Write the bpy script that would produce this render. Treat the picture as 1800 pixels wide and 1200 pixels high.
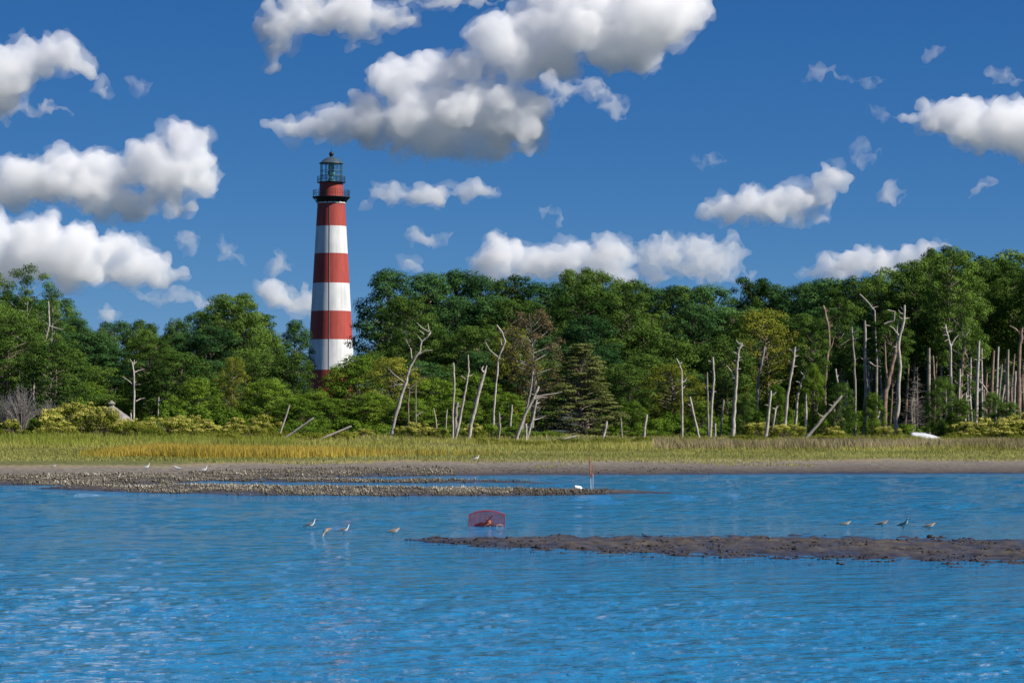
import bpy, bmesh, math, random
import numpy as np
from mathutils import Vector, Matrix, noise
R = math.radians
for o in list(bpy.data.objects): bpy.data.objects.remove(o)
scene = bpy.context.scene
col = scene.collection

# ---------------------------------------------------------------- camera
# eye level 2 m above the water (standing in a boat), 100 mm lens on 36 mm film
FPX, EYE, TILT = 5000.0, 2.0, math.atan(150.0/5000.0)
camd = bpy.data.cameras.new('camera'); cam = bpy.data.objects.new('camera', camd); col.objects.link(cam)
camd.sensor_width = 36; camd.lens = 100; camd.clip_start = 0.5; camd.clip_end = 60000
cam.location = (0, 0, EYE); cam.rotation_euler = (R(90)+TILT, 0, 0)
scene.camera = cam

# ---------------------------------------------------------------- sky and sun
SUN_EL, SUN_AZ = R(44), R(108)          # azimuth from +Y (view direction) towards +X (right)
world = bpy.data.worlds.new('World'); scene.world = world; world.use_nodes = True
wn = world.node_tree; wn.nodes.clear()
wo = wn.nodes.new('ShaderNodeOutputWorld'); wb = wn.nodes.new('ShaderNodeBackground')
sk = wn.nodes.new('ShaderNodeTexSky'); sk.sky_type = 'NISHITA'; sk.sun_disc = False
sk.sun_elevation = SUN_EL; sk.sun_rotation = SUN_AZ; sk.altitude = 3000
sk.air_density = 0.6; sk.dust_density = 2.5; sk.ozone_density = 8.0
sp = wn.nodes.new('ShaderNodeSeparateColor'); cb = wn.nodes.new('ShaderNodeCombineColor'); wn.links.new(sk.outputs[0], sp.inputs[0])
for ch, (mid, pw, gain) in enumerate(((1.287, 1.6, .574), (1.0, 1.0, .739), (5.665, .65, 4.604))):   # the camera's grade of a deep clear sky, one curve per channel
    a_ = wn.nodes.new('ShaderNodeMath'); a_.operation = 'DIVIDE'; a_.inputs[1].default_value = mid
    b_ = wn.nodes.new('ShaderNodeMath'); b_.operation = 'POWER'; b_.inputs[1].default_value = pw
    c_ = wn.nodes.new('ShaderNodeMath'); c_.operation = 'MULTIPLY'; c_.inputs[1].default_value = gain
    wn.links.new(sp.outputs[ch], a_.inputs[0]); wn.links.new(a_.outputs[0], b_.inputs[0]); wn.links.new(b_.outputs[0], c_.inputs[0]); wn.links.new(c_.outputs[0], cb.inputs[ch])
wn.links.new(cb.outputs[0], wb.inputs[0]); wb.inputs[1].default_value = 0.069
wn.links.new(wb.outputs[0], wo.inputs[0])
sd = bpy.data.lights.new('sun', 'SUN'); sd.energy = 4.6; sd.angle = R(0.53); sd.color = (1, 0.95, 0.87)
sun = bpy.data.objects.new('sun', sd); col.objects.link(sun)
sdir = Vector((math.sin(SUN_AZ)*math.cos(SUN_EL), math.cos(SUN_AZ)*math.cos(SUN_EL), math.sin(SUN_EL)))
sun.rotation_euler = sdir.to_track_quat('Z', 'Y').to_euler(); sun.location = (60, -20, 60)
vs = scene.view_settings
vs.view_transform = 'Standard'; vs.look = 'None'; vs.exposure = 0.55; vs.gamma = 1.0; vs.use_curve_mapping = False
cy = scene.cycles
cy.max_bounces = 40; cy.diffuse_bounces = 3; cy.glossy_bounces = 3; cy.transmission_bounces = 3
cy.volume_bounces = 40; cy.transparent_max_bounces = 12; cy.use_denoising = True
cy.caustics_reflective = False; cy.caustics_refractive = False

# ---------------------------------------------------------------- helpers
def at(px, py, Y):
    """point at depth Y (metres along the ground) on the ray through photo pixel px, py"""
    u = (px-900)/FPX; v = (600-py)/FPX
    c, s = math.cos(TILT), math.sin(TILT)
    k = Y/(c - v*s)
    return Vector((u*k, Y, EYE + (s+v*c)*k))
def put(name, data, parent=None, loc=None):
    o = bpy.data.objects.new(name, data); col.objects.link(o)
    if parent: o.parent = parent
    if loc is not None: o.location = loc
    return o
def tag(o, label=None, cat=None, group=None, kind=None):
    if label: o['label'] = label
    if cat: o['category'] = cat
    if group: o['group'] = group
    if kind: o['kind'] = kind
    return o
def mesh_np(name, verts, faces, mat=None, smooth=False, nper=None):
    """verts (n,3) array, faces (m,k) array -> mesh"""
    me = bpy.data.meshes.new(name)
    verts = np.asarray(verts, dtype=np.float32); faces = np.asarray(faces, dtype=np.int32)
    n, (m, k) = len(verts), faces.shape
    me.vertices.add(n); me.vertices.foreach_set('co', verts.ravel())
    me.loops.add(m*k); me.loops.foreach_set('vertex_index', faces.ravel())
    me.polygons.add(m); me.polygons.foreach_set('loop_start', np.arange(0, m*k, k, dtype=np.int32))
    me.polygons.foreach_set('loop_total', np.full(m, k, dtype=np.int32))
    if smooth: me.polygons.foreach_set('use_smooth', np.ones(m, dtype=bool))
    me.update(calc_edges=True)
    if mat: me.materials.append(mat)
    return me
def new_mat(name):
    m = bpy.data.materials.new(name); m.use_nodes = True
    n = m.node_tree.nodes; b = n.get('Principled BSDF')
    return m, m.node_tree, b
# vectorised gradient noise
_prm = np.random.RandomState(7).permutation(256); _prm = np.concatenate([_prm, _prm, _prm])
_gr = np.random.RandomState(8).normal(size=(256, 3)); _gr /= np.linalg.norm(_gr, axis=1)[:, None]
def gnoise(P):
    P = np.asarray(P, dtype=np.float64); I = np.floor(P).astype(np.int64); F = P - I; I &= 255
    U = F*F*F*(F*(F*6-15)+10)
    out = 0
    for dx in (0, 1):
        wx = U[:, 0] if dx else 1-U[:, 0]
        a = _prm[I[:, 0]+dx]
        for dy in (0, 1):
            wy = U[:, 1] if dy else 1-U[:, 1]
            b = _prm[a+I[:, 1]+dy]
            for dz in (0, 1):
                wz = U[:, 2] if dz else 1-U[:, 2]
                g = _gr[_prm[b+I[:, 2]+dz]]
                out = out + wx*wy*wz*(g[:, 0]*(F[:, 0]-dx)+g[:, 1]*(F[:, 1]-dy)+g[:, 2]*(F[:, 2]-dz))
    return out*1.5
def fbm(P, octv=4, gain=.5, lac=2.03):
    P = np.asarray(P, dtype=np.float64); s, a = 0, 1.0
    for i in range(octv):
        s = s + a*gnoise(P + i*17.3); P = P*lac; a *= gain
    return s
# ---------------------------------------------------------------- materials
def N(t, kind, **kw):
    n = t.nodes.new(kind)
    for a, v in kw.items(): setattr(n, a, v)
    return n
def noise_node(t, scale, detail=4, rough=.55, vec=None):
    n = N(t, 'ShaderNodeTexNoise'); n.inputs['Scale'].default_value = scale
    n.inputs['Detail'].default_value = detail; n.inputs['Roughness'].default_value = rough
    if vec is not None: t.links.new(vec, n.inputs['Vector'])
    return n
def ramp(t, fac, stops):
    r = N(t, 'ShaderNodeValToRGB'); e = r.color_ramp.elements
    while len(e) > 1: e.remove(e[-1])
    e[0].position, e[0].color = stops[0][0], (*stops[0][1], 1)
    for p, c in stops[1:]:
        k = e.new(p); k.color = (*c, 1)
    t.links.new(fac, r.inputs[0]); return r
def scaled_pos(t, sc):
    g = N(t, 'ShaderNodeNewGeometry'); m = N(t, 'ShaderNodeVectorMath', operation='MULTIPLY')
    m.inputs[1].default_value = sc; t.links.new(g.outputs['Position'], m.inputs[0]); return m.outputs[0]
def math_node(t, op, a, b=None, c=None):
    m = N(t, 'ShaderNodeMath', operation=op)
    for i, v in enumerate((a, b, c)):
        if v is None: continue
        if isinstance(v, (int, float)): m.inputs[i].default_value = v
        else: t.links.new(v, m.inputs[i])
    return m.outputs[0]
def mixc(t, fac, a, b, blend='MIX'):
    m = N(t, 'ShaderNodeMix', data_type='RGBA', blend_type=blend)
    for i, v in ((0, fac), (6, a), (7, b)):
        if isinstance(v, (int, float)): m.inputs[i].default_value = v
        elif isinstance(v, tuple): m.inputs[i].default_value = (*v, 1)
        else: t.links.new(v, m.inputs[i])
    return m.outputs[2]
def plain(name, colr, rough=.6, var=.25, scale=3.0, metallic=0, bump=0.0, spec=.3):
    m, t, b = new_mat(name)
    nz = noise_node(t, scale, 5, vec=scaled_pos(t, (1, 1, 1)))
    c = ramp(t, nz.outputs[0], [(.3, tuple(v*(1-var) for v in colr)), (.7, tuple(min(1, v*(1+var)) for v in colr))])
    t.links.new(c.outputs[0], b.inputs['Base Color']); b.inputs['Roughness'].default_value = rough
    b.inputs['Metallic'].default_value = metallic; b.inputs['Specular IOR Level'].default_value = spec
    if bump:
        bp = N(t, 'ShaderNodeBump'); bp.inputs['Strength'].default_value = bump
        t.links.new(nz.outputs[0], bp.inputs['Height']); t.links.new(bp.outputs[0], b.inputs['Normal'])
    return m

# ---------------------------------------------------------------- shape of the land
def pxy(X, Y): return 900+FPX*X/Y, 750+FPX*EYE/Y
def lerp(x, pts):
    return np.interp(x, [p[0] for p in pts], [p[1] for p in pts])
# bars: (front edge, back edge, height) as pixel lines on the water plane
BARS = {
 'near': ([(690,948),(760,955),(900,967),(1100,975),(1300,983),(1500,988),(1800,995),(2400,1010)],
          [(690,947),(760,945),(850,943),(1100,939),(1400,939),(1600,943),(1800,945),(2400,949)], .09, (700, 2600)),
 'front': ([(60,858),(200,864),(400,870),(700,872),(960,871),(1080,868),(1220,866)],
           [(60,857),(200,856),(340,853),(500,855),(700,858),(900,861),(1000,864),(1220,865)], .10, (62, 1215)),
 'mid': ([(370,846),(500,847),(700,848),(860,848),(1010,850)],
         [(370,842),(500,843),(700,844),(860,846),(1010,849)], .06, (372, 1005)),
}
SHORE = [(-900,850),(-50,851),(60,851),(300,849),(400,841),(560,837),(760,835),(900,834),(1100,833),(1300,832),(1800,831),(3000,830)]
def ground_z(X, Y):
    X = np.asarray(X, float); Y = np.asarray(Y, float)
    px, py = pxy(X, np.maximum(Y, 1))
    ysh = FPX*EYE/(lerp(px, SHORE)-750)
    P = np.stack([X, Y, X*0], -1).reshape(-1, 3)
    n1 = fbm(P*.09, 4).reshape(X.shape); n2 = fbm(P*.8, 3).reshape(X.shape); n3 = fbm(P*np.array([2.6, 2.0, 1]), 3).reshape(X.shape)
    d = Y-ysh+n1*1.6+1.2
    z = np.where(d < 0, np.maximum(-.6, d*.06), 0)
    z = np.where(d >= 0, np.interp(d, [0, 2, 7, 18, 25, 100, 130, 200, 380, 460, 700], [0, .10, .2, .42, .5, .95, 1.4, 2.2, 6.7, 6.7, 4]), z)
    z = z + np.where(d > -2, n2*.035, 0) + np.where(d > 60, n1*.15, 0)
    for fr, bk, h, (x0, x1) in BARS.values():
        yf = FPX*EYE/(lerp(px, fr)-750); yb = FPX*EYE/(lerp(px, bk)-750)
        w = np.maximum(yb-yf, .05)
        t = (Y-yf+n2*.35)/w
        end = np.clip(np.minimum((px-x0)/60, (x1-px)/120), -6, 1)
        hh = h*np.minimum(np.minimum(t*3.0, (1-t)*3.0), 1) - (1-end)*h*1.1
        if h == .09: hh = hh*.8 + np.where((t > -.1) & (t < 1.1), n3*.06+np.maximum(n2, 0)*.03 - .034, 0)*np.clip(end, 0, 1)
        z = np.maximum(z, hh)
    return z
def gz(x, y): return float(ground_z(np.array([x]), np.array([y]))[0])

def fan(rows, cols):
    Yg = np.repeat(rows[:, None], len(cols), 1); Xg = (cols[None, :]-900)/FPX*Yg
    r, c = len(rows), len(cols)
    i = np.arange(r*c).reshape(r, c)
    F = np.stack([i[:-1, :-1], i[:-1, 1:], i[1:, 1:], i[1:, :-1]], -1).reshape(-1, 4)
    return Xg, Yg, F
rows = np.concatenate([np.linspace(12, 38, 10), np.arange(39, 60, .13), np.linspace(60.5, 78, 16), np.arange(79, 142, .28), np.linspace(142.5, 240, 110), np.linspace(242, 520, 60), np.geomspace(560, 25000, 24)])
cols = np.concatenate([np.linspace(-9000, -420, 24), np.arange(-400, 2200, 9.0), np.linspace(2220, 10800, 24)])
Xg, Yg, F = fan(rows, cols)
Zg = ground_z(Xg, Yg)
gm_, t, b = new_mat('ground_soil')
pos = N(t, 'ShaderNodeNewGeometry'); sx = N(t, 'ShaderNodeSeparateXYZ'); t.links.new(pos.outputs['Position'], sx.inputs[0])
n_big = noise_node(t, .35, 5, vec=scaled_pos(t, (1, .5, 1))); n_fine = noise_node(t, 5, 6, .65, vec=scaled_pos(t, (1, .6, 1)))
h = math_node(t, 'ADD', sx.outputs[2], math_node(t, 'MULTIPLY', math_node(t, 'SUBTRACT', n_big.outputs[0], .5), .14))
mud = ramp(t, h, [(0.0, (.058, .050, .038)), (.09, (.10, .085, .064)), (.17, (.13, .115, .096)), (.33, (.19, .175, .145)), (.40, (.25, .21, .13)), (.46, (.12, .135, .035)), (.8, (.15, .15, .045)), (.95, (.10, .095, .04)), (1.0, (.045, .065, .05))])
clod = ramp(t, n_fine.outputs[0], [(.35, (.5, .45, .42)), (.62, (1.15, 1.12, 1.1))])
t.links.new(mixc(t, 1.0, mud.outputs[0], clod.outputs[0], 'MULTIPLY'), b.inputs['Base Color'])
wet = ramp(t, h, [(0.0, (.22,)*3), (.06, (.42,)*3), (.12, (.7,)*3), (.2, (.9,)*3)])
t.links.new(wet.outputs[0], b.inputs['Roughness']); b.inputs['Specular IOR Level'].default_value = .3
bp = N(t, 'ShaderNodeBump'); bp.inputs['Strength'].default_value = .9; bp.inputs['Distance'].default_value = .05
t.links.new(n_fine.outputs[0], bp.inputs['Height']); t.links.new(bp.outputs[0], b.inputs['Normal'])
ground = put('ground', mesh_np('ground', np.stack([Xg, Yg, Zg], -1).reshape(-1, 3), F, gm_, True)); tag(ground, kind='structure')

# water: rippled sheet at z = 0
wm, t, b = new_mat('water_surface')
b.inputs['Base Color'].default_value = (.016, .175, .36, 1); b.inputs['Roughness'].default_value = .06
b.inputs['IOR'].default_value = 1.33; b.inputs['Specular IOR Level'].default_value = .5
wind = noise_node(t, 1, 3, vec=scaled_pos(t, (.05, .11, 1)))
n1 = noise_node(t, 1, 3, .6, vec=scaled_pos(t, (5.0, 6.0, 1))); n2 = noise_node(t, 1, 2, .5, vec=scaled_pos(t, (1.5, 1.7, 1)))
hh = math_node(t, 'ADD', math_node(t, 'MULTIPLY', n1.outputs[0], .35), math_node(t, 'MULTIPLY', n2.outputs[0], .8))
bp = N(t, 'ShaderNodeBump'); bp.inputs['Distance'].default_value = .32
st = ramp(t, wind.outputs[0], [(.36, (.55,)*3), (.56, (1.0,)*3)])
t.links.new(st.outputs[0], bp.inputs['Strength']); t.links.new(hh, bp.inputs['Height']); t.links.new(bp.outputs[0], b.inputs['Normal'])
wr = FPX*EYE/(np.arange(1290, 800, -1.6)-750); wr = np.concatenate([[-400, -100, -20, 3, 10], wr, [260]])
wc = np.concatenate([[-4000, -1200], np.arange(-200, 2010, 5.0), [3000, 5800]])
r, c = len(wr), len(wc)
Yw = np.repeat(wr[:, None], c, 1); Xw = (wc[None, :]-900)/FPX*np.where(Yw < 15, 15, Yw)*np.where((wc[None, :] < -300) | (wc[None, :] > 2050), 1, 1)
Xw[:, 0], Xw[:, -1] = -900, 900; Xw[:, 1], Xw[:, -2] = -200, 200
P = np.stack([Xw, Yw, Xw*0], -1).reshape(-1, 3)
far = np.clip(P[:, 1], 15, 130)
windy = np.clip(.85+.45*fbm(P*np.array([.05, .09, 1])+3, 2), .5, 1.2)
gz_ = ground_z(np.clip(P[:, 0], -60, 60), np.clip(P[:, 1], 12, 140)); shelter = np.clip((-gz_-.0)/.30, .18, 1)
Zw = fbm(P*np.array([2.4, 2.9, 1]), 3, .6)*.013*np.clip(1.5-far/60, 0, 1) + fbm(P*np.array([.9, .85, 1])+40, 3, .6)*.014*np.clip(1.6-far/110, .9, 1.3)
Zw = Zw + fbm(P*np.array([.5, .42, 1])+80, 3, .6)*.10*np.clip((far-52)/30, 0, 1)
Zw = (Zw*windy*shelter).reshape(r, c)
i = np.arange(r*c).reshape(r, c); F = np.stack([i[:-1, :-1], i[:-1, 1:], i[1:, 1:], i[1:, :-1]], -1).reshape(-1, 4)
water = put('water', mesh_np('water', np.stack([Xw, Yw, Zw], -1).reshape(-1, 3), F, wm, True)); tag(water, kind='structure')
# ---------------------------------------------------------------- mesh pieces
def lathe(prof, seg=48, cap=True):
    """prof: list of (r, z) -> verts, faces (quads)"""
    V, Fq = [], []
    for r_, z_ in prof:
        for k in range(seg):
            a = 2*math.pi*k/seg; V.append((r_*math.cos(a), r_*math.sin(a), z_))
    for j in range(len(prof)-1):
        for k in range(seg):
            Fq.append((j*seg+k, j*seg+(k+1) % seg, (j+1)*seg+(k+1) % seg, (j+1)*seg+k))
    if cap:
        n = len(V); V += V[:seg] + V[-seg:]
        Fq.append(tuple(range(n+seg-1, n-1, -1))); Fq.append(tuple(n+seg+k for k in range(seg)))
    return V, Fq
def pyd(name, V, Fq, mat, parent=None, loc=None, smooth=False):
    me = bpy.data.meshes.new(name); me.from_pydata([tuple(v) for v in V], [], Fq); me.materials.append(mat)
    if smooth:
        for p in me.polygons: p.use_smooth = len(p.vertices) <= 4
    me.update(); return put(name, me, parent, loc)
def join(parts):
    V, Fq = [], []
    for v, f in parts:
        n = len(V); V += [tuple(q) for q in v]; Fq += [tuple(i+n for i in p) for p in f]
    return V, Fq
def boxv(x0, x1, y0, y1, z0, z1):
    V = [(x0,y0,z0),(x1,y0,z0),(x1,y1,z0),(x0,y1,z0),(x0,y0,z1),(x1,y0,z1),(x1,y1,z1),(x0,y1,z1)]
    return V, [(0,3,2,1),(4,5,6,7),(0,1,5,4),(1,2,6,5),(2,3,7,6),(3,0,4,7)]
def tube(pts, rad, seg=6, rng=None, jit=0.0):
    """closed tapered tube along points"""
    pts = [Vector(p) for p in pts]; V, Fq = [], []
    up = Vector((0.31, 0.87, 0.38))
    for i, p in enumerate(pts):
        d = (pts[min(i+1, len(pts)-1)]-pts[max(i-1, 0)]).normalized()
        a = d.cross(up).normalized(); bb = d.cross(a)
        for k in range(seg):
            th = 2*math.pi*k/seg; rr = rad[i]*(1+(rng.uniform(-jit, jit) if rng else 0))
            V.append(p+(a*math.cos(th)+bb*math.sin(th))*rr)
    for j in range(len(pts)-1):
        for k in range(seg):
            Fq.append((j*seg+k, j*seg+(k+1) % seg, (j+1)*seg+(k+1) % seg, (j+1)*seg+k))
    n = len(V); V += [v.copy() for v in V[:seg]] + [v.copy() for v in V[-seg:]]
    Fq.append(tuple(range(n+seg-1, n-1, -1))); Fq.append(tuple(n+seg+k for k in range(seg)))
    return V, Fq
def ring(rad, z, rt, seg=40, tseg=6):
    V, Fq = [], []
    for k in range(seg):
        a = 2*math.pi*k/seg
        for j in range(tseg):
            b_ = 2*math.pi*j/tseg; V.append(((rad+rt*math.cos(b_))*math.cos(a), (rad+rt*math.cos(b_))*math.sin(a), z+rt*math.sin(b_)))
    for k in range(seg):
        for j in range(tseg):
            Fq.append((k*tseg+j, ((k+1) % seg)*tseg+j, ((k+1) % seg)*tseg+(j+1) % tseg, k*tseg+(j+1) % tseg))
    return V, Fq

# ---------------------------------------------------------------- lighthouse (43 m tower on its low hill)
def paint(name, colr, streak):
    m, t, b = new_mat(name)
    nz = noise_node(t, 1, 5, .6, vec=scaled_pos(t, (2.2, 2.2, .12))); nb = noise_node(t, .5, 4, vec=scaled_pos(t, (1, 1, .6)))
    c1 = ramp(t, nz.outputs[0], [(.35, tuple(v*(1-streak) for v in colr)), (.55, colr)])
    c2 = ramp(t, nb.outputs[0], [(.3, (.86, .86, .86)), (.65, (1.05, 1.05, 1.05))])
    t.links.new(mixc(t, 1.0, c1.outputs[0], c2.outputs[0], 'MULTIPLY'), b.inputs['Base Color'])
    b.inputs['Roughness'].default_value = .65; b.inputs['Specular IOR Level'].default_value = .25
    return m
RED, WHITE = paint('red_paint', (.40, .068, .052), .22), paint('white_paint', (.72, .72, .70), .18)
BLACK = plain('black_iron', (.012, .014, .018), .5, .3, 2); GREEN_IRON = plain('verdigris_iron', (.06, .12, .12), .5, .3, 2)
ROOFM = plain('dome_metal', (.055, .08, .10), .45, .2, 1.2); OPTIC = plain('optic_green', (.10, .28, .24), .3, .3, 2)
GLASS, t, b = new_mat('lantern_glass')
t.nodes.clear(); o_ = N(t, 'ShaderNodeOutputMaterial'); tr = N(t, 'ShaderNodeBsdfTransparent'); gl = N(t, 'ShaderNodeBsdfGlossy'); mx = N(t, 'ShaderNodeMixShader')
tr.inputs[0].default_value = (.9, .95, .95, 1); gl.inputs['Roughness'].default_value = .03; mx.inputs[0].default_value = .08
t.links.new(tr.outputs[0], mx.inputs[1]); t.links.new(gl.outputs[0], mx.inputs[2]); t.links.new(mx.outputs[0], o_.inputs[0])
LY = 500.0; LX = at(581.8, 600, LY).x
def zl(py): return at(581.8, py, LY).z
LZ = gz(LX, LY) - .05
lh = put('lighthouse', None, loc=(LX, LY, LZ)); tag(lh, 'tall conical lighthouse in red and white bands rising out of the wood', 'lighthouse')
def rad(py): return (24.3+(py-358)*.0568)/10*(LY/500)
bands = [(705, 650, RED), (650, 597, WHITE), (597, 547, RED), (547, 498, WHITE), (498, 446, RED), (446, 398, WHITE), (398, 358, RED)]
for y0, y1, m in bands:
    z0, z1 = zl(y0)-LZ, zl(y1)-LZ
    if y0 == 705: z0 = 0
    n = 4; pr = [(rad(y0+(y1-y0)*i/n), z0+(z1-z0)*i/n) for i in range(n+1)]
    pyd('red_band' if m is RED else 'white_band', *lathe(pr, 72), m, lh, smooth=True)
pyd('stone_ring', *lathe([(2.55, zl(358)-LZ), (2.55, zl(356)-LZ)], 64), WHITE, lh, smooth=True)
pyd('cornice', *lathe([(2.42, zl(356)-LZ+.003), (2.6, zl(352)-LZ), (2.75, zl(348)-LZ)], 64), BLACK, lh, smooth=True)
pyd('gallery_deck', *lathe([(3.3, zl(348)-LZ+.003), (3.36, zl(347)-LZ), (3.3, zl(346.3)-LZ)], 64), BLACK, lh, smooth=True)
zd = zl(346.3)-LZ
def railing(name, rr, z0, hgt, n, tk, mat):
    pts = []
    for k in range(n):
        a = 2*math.pi*k/n; x, y = rr*math.cos(a), rr*math.sin(a)
        pts.append(tube([(x, y, z0), (x, y, z0+hgt)], [tk, tk], 4))
    for f in (.5, 1.0): pts.append(ring(rr, z0+hgt*f, tk))
    return pyd(name, *join(pts), mat, lh)
railing('gallery_railing', 3.2, zd, 1.15, 44, .03, BLACK)
for k in range(16):
    a = 2*math.pi*(k+.5)/16; c_, s_ = math.cos(a), math.sin(a)
    pyd('bracket', *tube([(2.5*c_, 2.5*s_, zl(357)-LZ), (2.9*c_, 2.9*s_, zl(350.5)-LZ), (3.15*c_, 3.15*s_, zl(348.3)-LZ)], [.09, .08, .09], 5), BLACK, lh)
pyd('watch_room', *lathe([(2.16, zd+.003), (2.10, zl(334)-LZ), (2.06, zl(322)-LZ)], 64), RED, lh, smooth=True)
pyd('lantern_deck', *lathe([(2.2, zl(322)-LZ+.003), (2.52, zl(321.3)-LZ), (2.52, zl(320.6)-LZ)], 64), BLACK, lh, smooth=True)
ze = zl(320.6)-LZ
railing('lantern_railing', 2.45, ze, 1.0, 28, .025, BLACK)
zt = zl(288)-LZ
pyd('lantern_glass', *lathe([(1.82, ze+.003), (1.82, zt-.003)], 40, False), GLASS, lh)
for k in range(12):
    a = 2*math.pi*k/12; c_, s_ = 1.9*math.cos(a), 1.9*math.sin(a)
    pyd('lantern_post', *tube([(c_, s_, ze), (c_, s_, zt)], [.055, .055], 5), GREEN_IRON, lh)
for f in (.36, .62): pyd('glazing_bar', *ring(1.9, ze+(zt-ze)*f, .045), GREEN_IRON, lh)
pyd('lens', *lathe([(.3, ze), (.75, ze+.15), (.3, ze+.9), (.35, ze+1.1), (.62, ze+1.3), (.66, ze+1.9), (.45, ze+2.15), (.3, ze+2.2), (.55, ze+2.35), (.52, ze+2.95), (.3, zt)], 20), OPTIC, lh, smooth=True)
dome = pyd('roof', *lathe([(2.14, zt), (2.16, zt+.12), (1.95, zt+.2), (1.6, zt+.55), (1.1, zt+.92), (.55, zt+1.14), (.3, zt+1.2)], 40), ROOFM, lh, smooth=True)
pyd('ventilator', *lathe([(.3, zt+1.2), (.24, zt+1.35), (.36, zt+1.5), (.42, zt+1.7), (.36, zt+1.92), (.2, zt+2.05), (.08, zt+2.12)], 20), BLACK, dome, smooth=True)
pyd('lightning_rod', *tube([(0, 0, zt+2.05), (0, 0, zt+2.9)], [.03, .015], 5), BLACK, dome)
cd = [( -.12*(1), -(rad(y)+.02), zl(y)-LZ) for y in (700, 600, 500, 400, 362)]
pyd('conduit', *tube(cd, [.04]*5, 6), plain('lead_grey', (.22, .20, .21), .6), lh)
# ---------------------------------------------------------------- foliage materials
def leaf_mat(name, c_dark, c_light, trans=.16):
    m = bpy.data.materials.new(name); m.use_nodes = True; t = m.node_tree; t.nodes.clear()
    o_ = N(t, 'ShaderNodeOutputMaterial'); df = N(t, 'ShaderNodeBsdfDiffuse'); tl = N(t, 'ShaderNodeBsdfTranslucent'); mx = N(t, 'ShaderNodeMixShader')
    at_ = N(t, 'ShaderNodeAttribute', attribute_name='tone'); oi = N(t, 'ShaderNodeObjectInfo')
    f = math_node(t, 'ADD', math_node(t, 'MULTIPLY', at_.outputs['Fac'], .62), math_node(t, 'MULTIPLY', oi.outputs['Random'], .5))
    r_ = ramp(t, f, [(.05, c_dark), (.95, c_light)])
    t.links.new(r_.outputs[0], df.inputs[0]); t.links.new(r_.outputs[0], tl.inputs[0]); mx.inputs[0].default_value = trans
    t.links.new(df.outputs[0], mx.inputs[1]); t.links.new(tl.outputs[0], mx.inputs[2]); t.links.new(mx.outputs[0], o_.inputs[0])
    return m
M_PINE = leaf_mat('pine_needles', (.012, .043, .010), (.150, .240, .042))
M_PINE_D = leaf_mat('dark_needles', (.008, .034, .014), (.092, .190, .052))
M_BRIGHT = leaf_mat('bright_needles', (.028, .082, .010), (.175, .265, .030))
M_OLIVE = leaf_mat('cedar_sprays', (.055, .080, .022), (.185, .205, .062))
M_YEL = leaf_mat('yellowing_leaves', (.080, .110, .014), (.26, .275, .038))
M_FLOW = leaf_mat('groundsel_bloom', (.20, .22, .04), (.60, .55, .14))
M_BROWN = leaf_mat('browned_needles', (.07, .065, .03), (.18, .14, .07))
M_BARK = plain('pine_bark', (.20, .155, .12), .9, .35, 4); M_TWIG = plain('grey_twigs', (.30, .27, .24), .9, .25, 3)
M_BLEACH = plain('bleached_wood', (.44, .39, .33), .85, .35, 3.5, bump=.4); M_GREYWOOD = plain('grey_dead_wood', (.28, .245, .205), .85, .4, 3.0, bump=.4)
M_RUST = plain('reddish_dead_bark', (.25, .175, .125), .85, .4, 3.0, bump=.4)

def leaf_cloud(pads, n, size, rs, up=.35, aspect=.44, flat=.75, inner=.2):
    """diamond leaves on the shells of ellipsoid pads; returns verts, faces, tone per vertex"""
    C = np.array([p[0] for p in pads]); S = np.array([p[1] for p in pads])
    w = S[:, 0]*S[:, 1]; w = w/w.sum(); idx = rs.choice(len(pads), n, p=w)
    d = rs.normal(size=(n, 3)); d[:, 2] += up*np.abs(d[:, 2])+up*.6; d /= np.linalg.norm(d, axis=1)[:, None]
    rr = np.where(rs.rand(n) < inner, rs.uniform(.2, .7, n), rs.uniform(.68, 1.18, n))
    pos = C[idx]+d*S[idx]*rr[:, None]
    nrm = d*1.0+np.array([0, 0, .35])+rs.normal(size=(n, 3))*.30; nrm /= np.linalg.norm(nrm, axis=1)[:, None]
    a = np.cross(nrm, rs.normal(size=(n, 3))); a /= np.linalg.norm(a, axis=1)[:, None]; bb = np.cross(nrm, a)
    L = size*rs.uniform(.6, 1.35, n)[:, None]
    V = np.stack([pos-a*L*.5, pos+bb*L*.5*aspect, pos+a*L*.5, pos-bb*L*.5*aspect], 1).reshape(-1, 3)
    F_ = np.arange(n*4).reshape(n, 4)
    ptone = rs.rand(len(pads))[idx]
    tone = np.clip(.62*ptone+.38*rs.rand(n), 0, 1)
    return V, F_, np.repeat(tone, 4)
def leaf_mesh(name, V, F_, tone, mat):
    me = mesh_np(name, V, F_, mat); at_ = me.attributes.new('tone', 'FLOAT', 'POINT'); at_.data.foreach_set('value', tone.astype(np.float32)); return me

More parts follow.
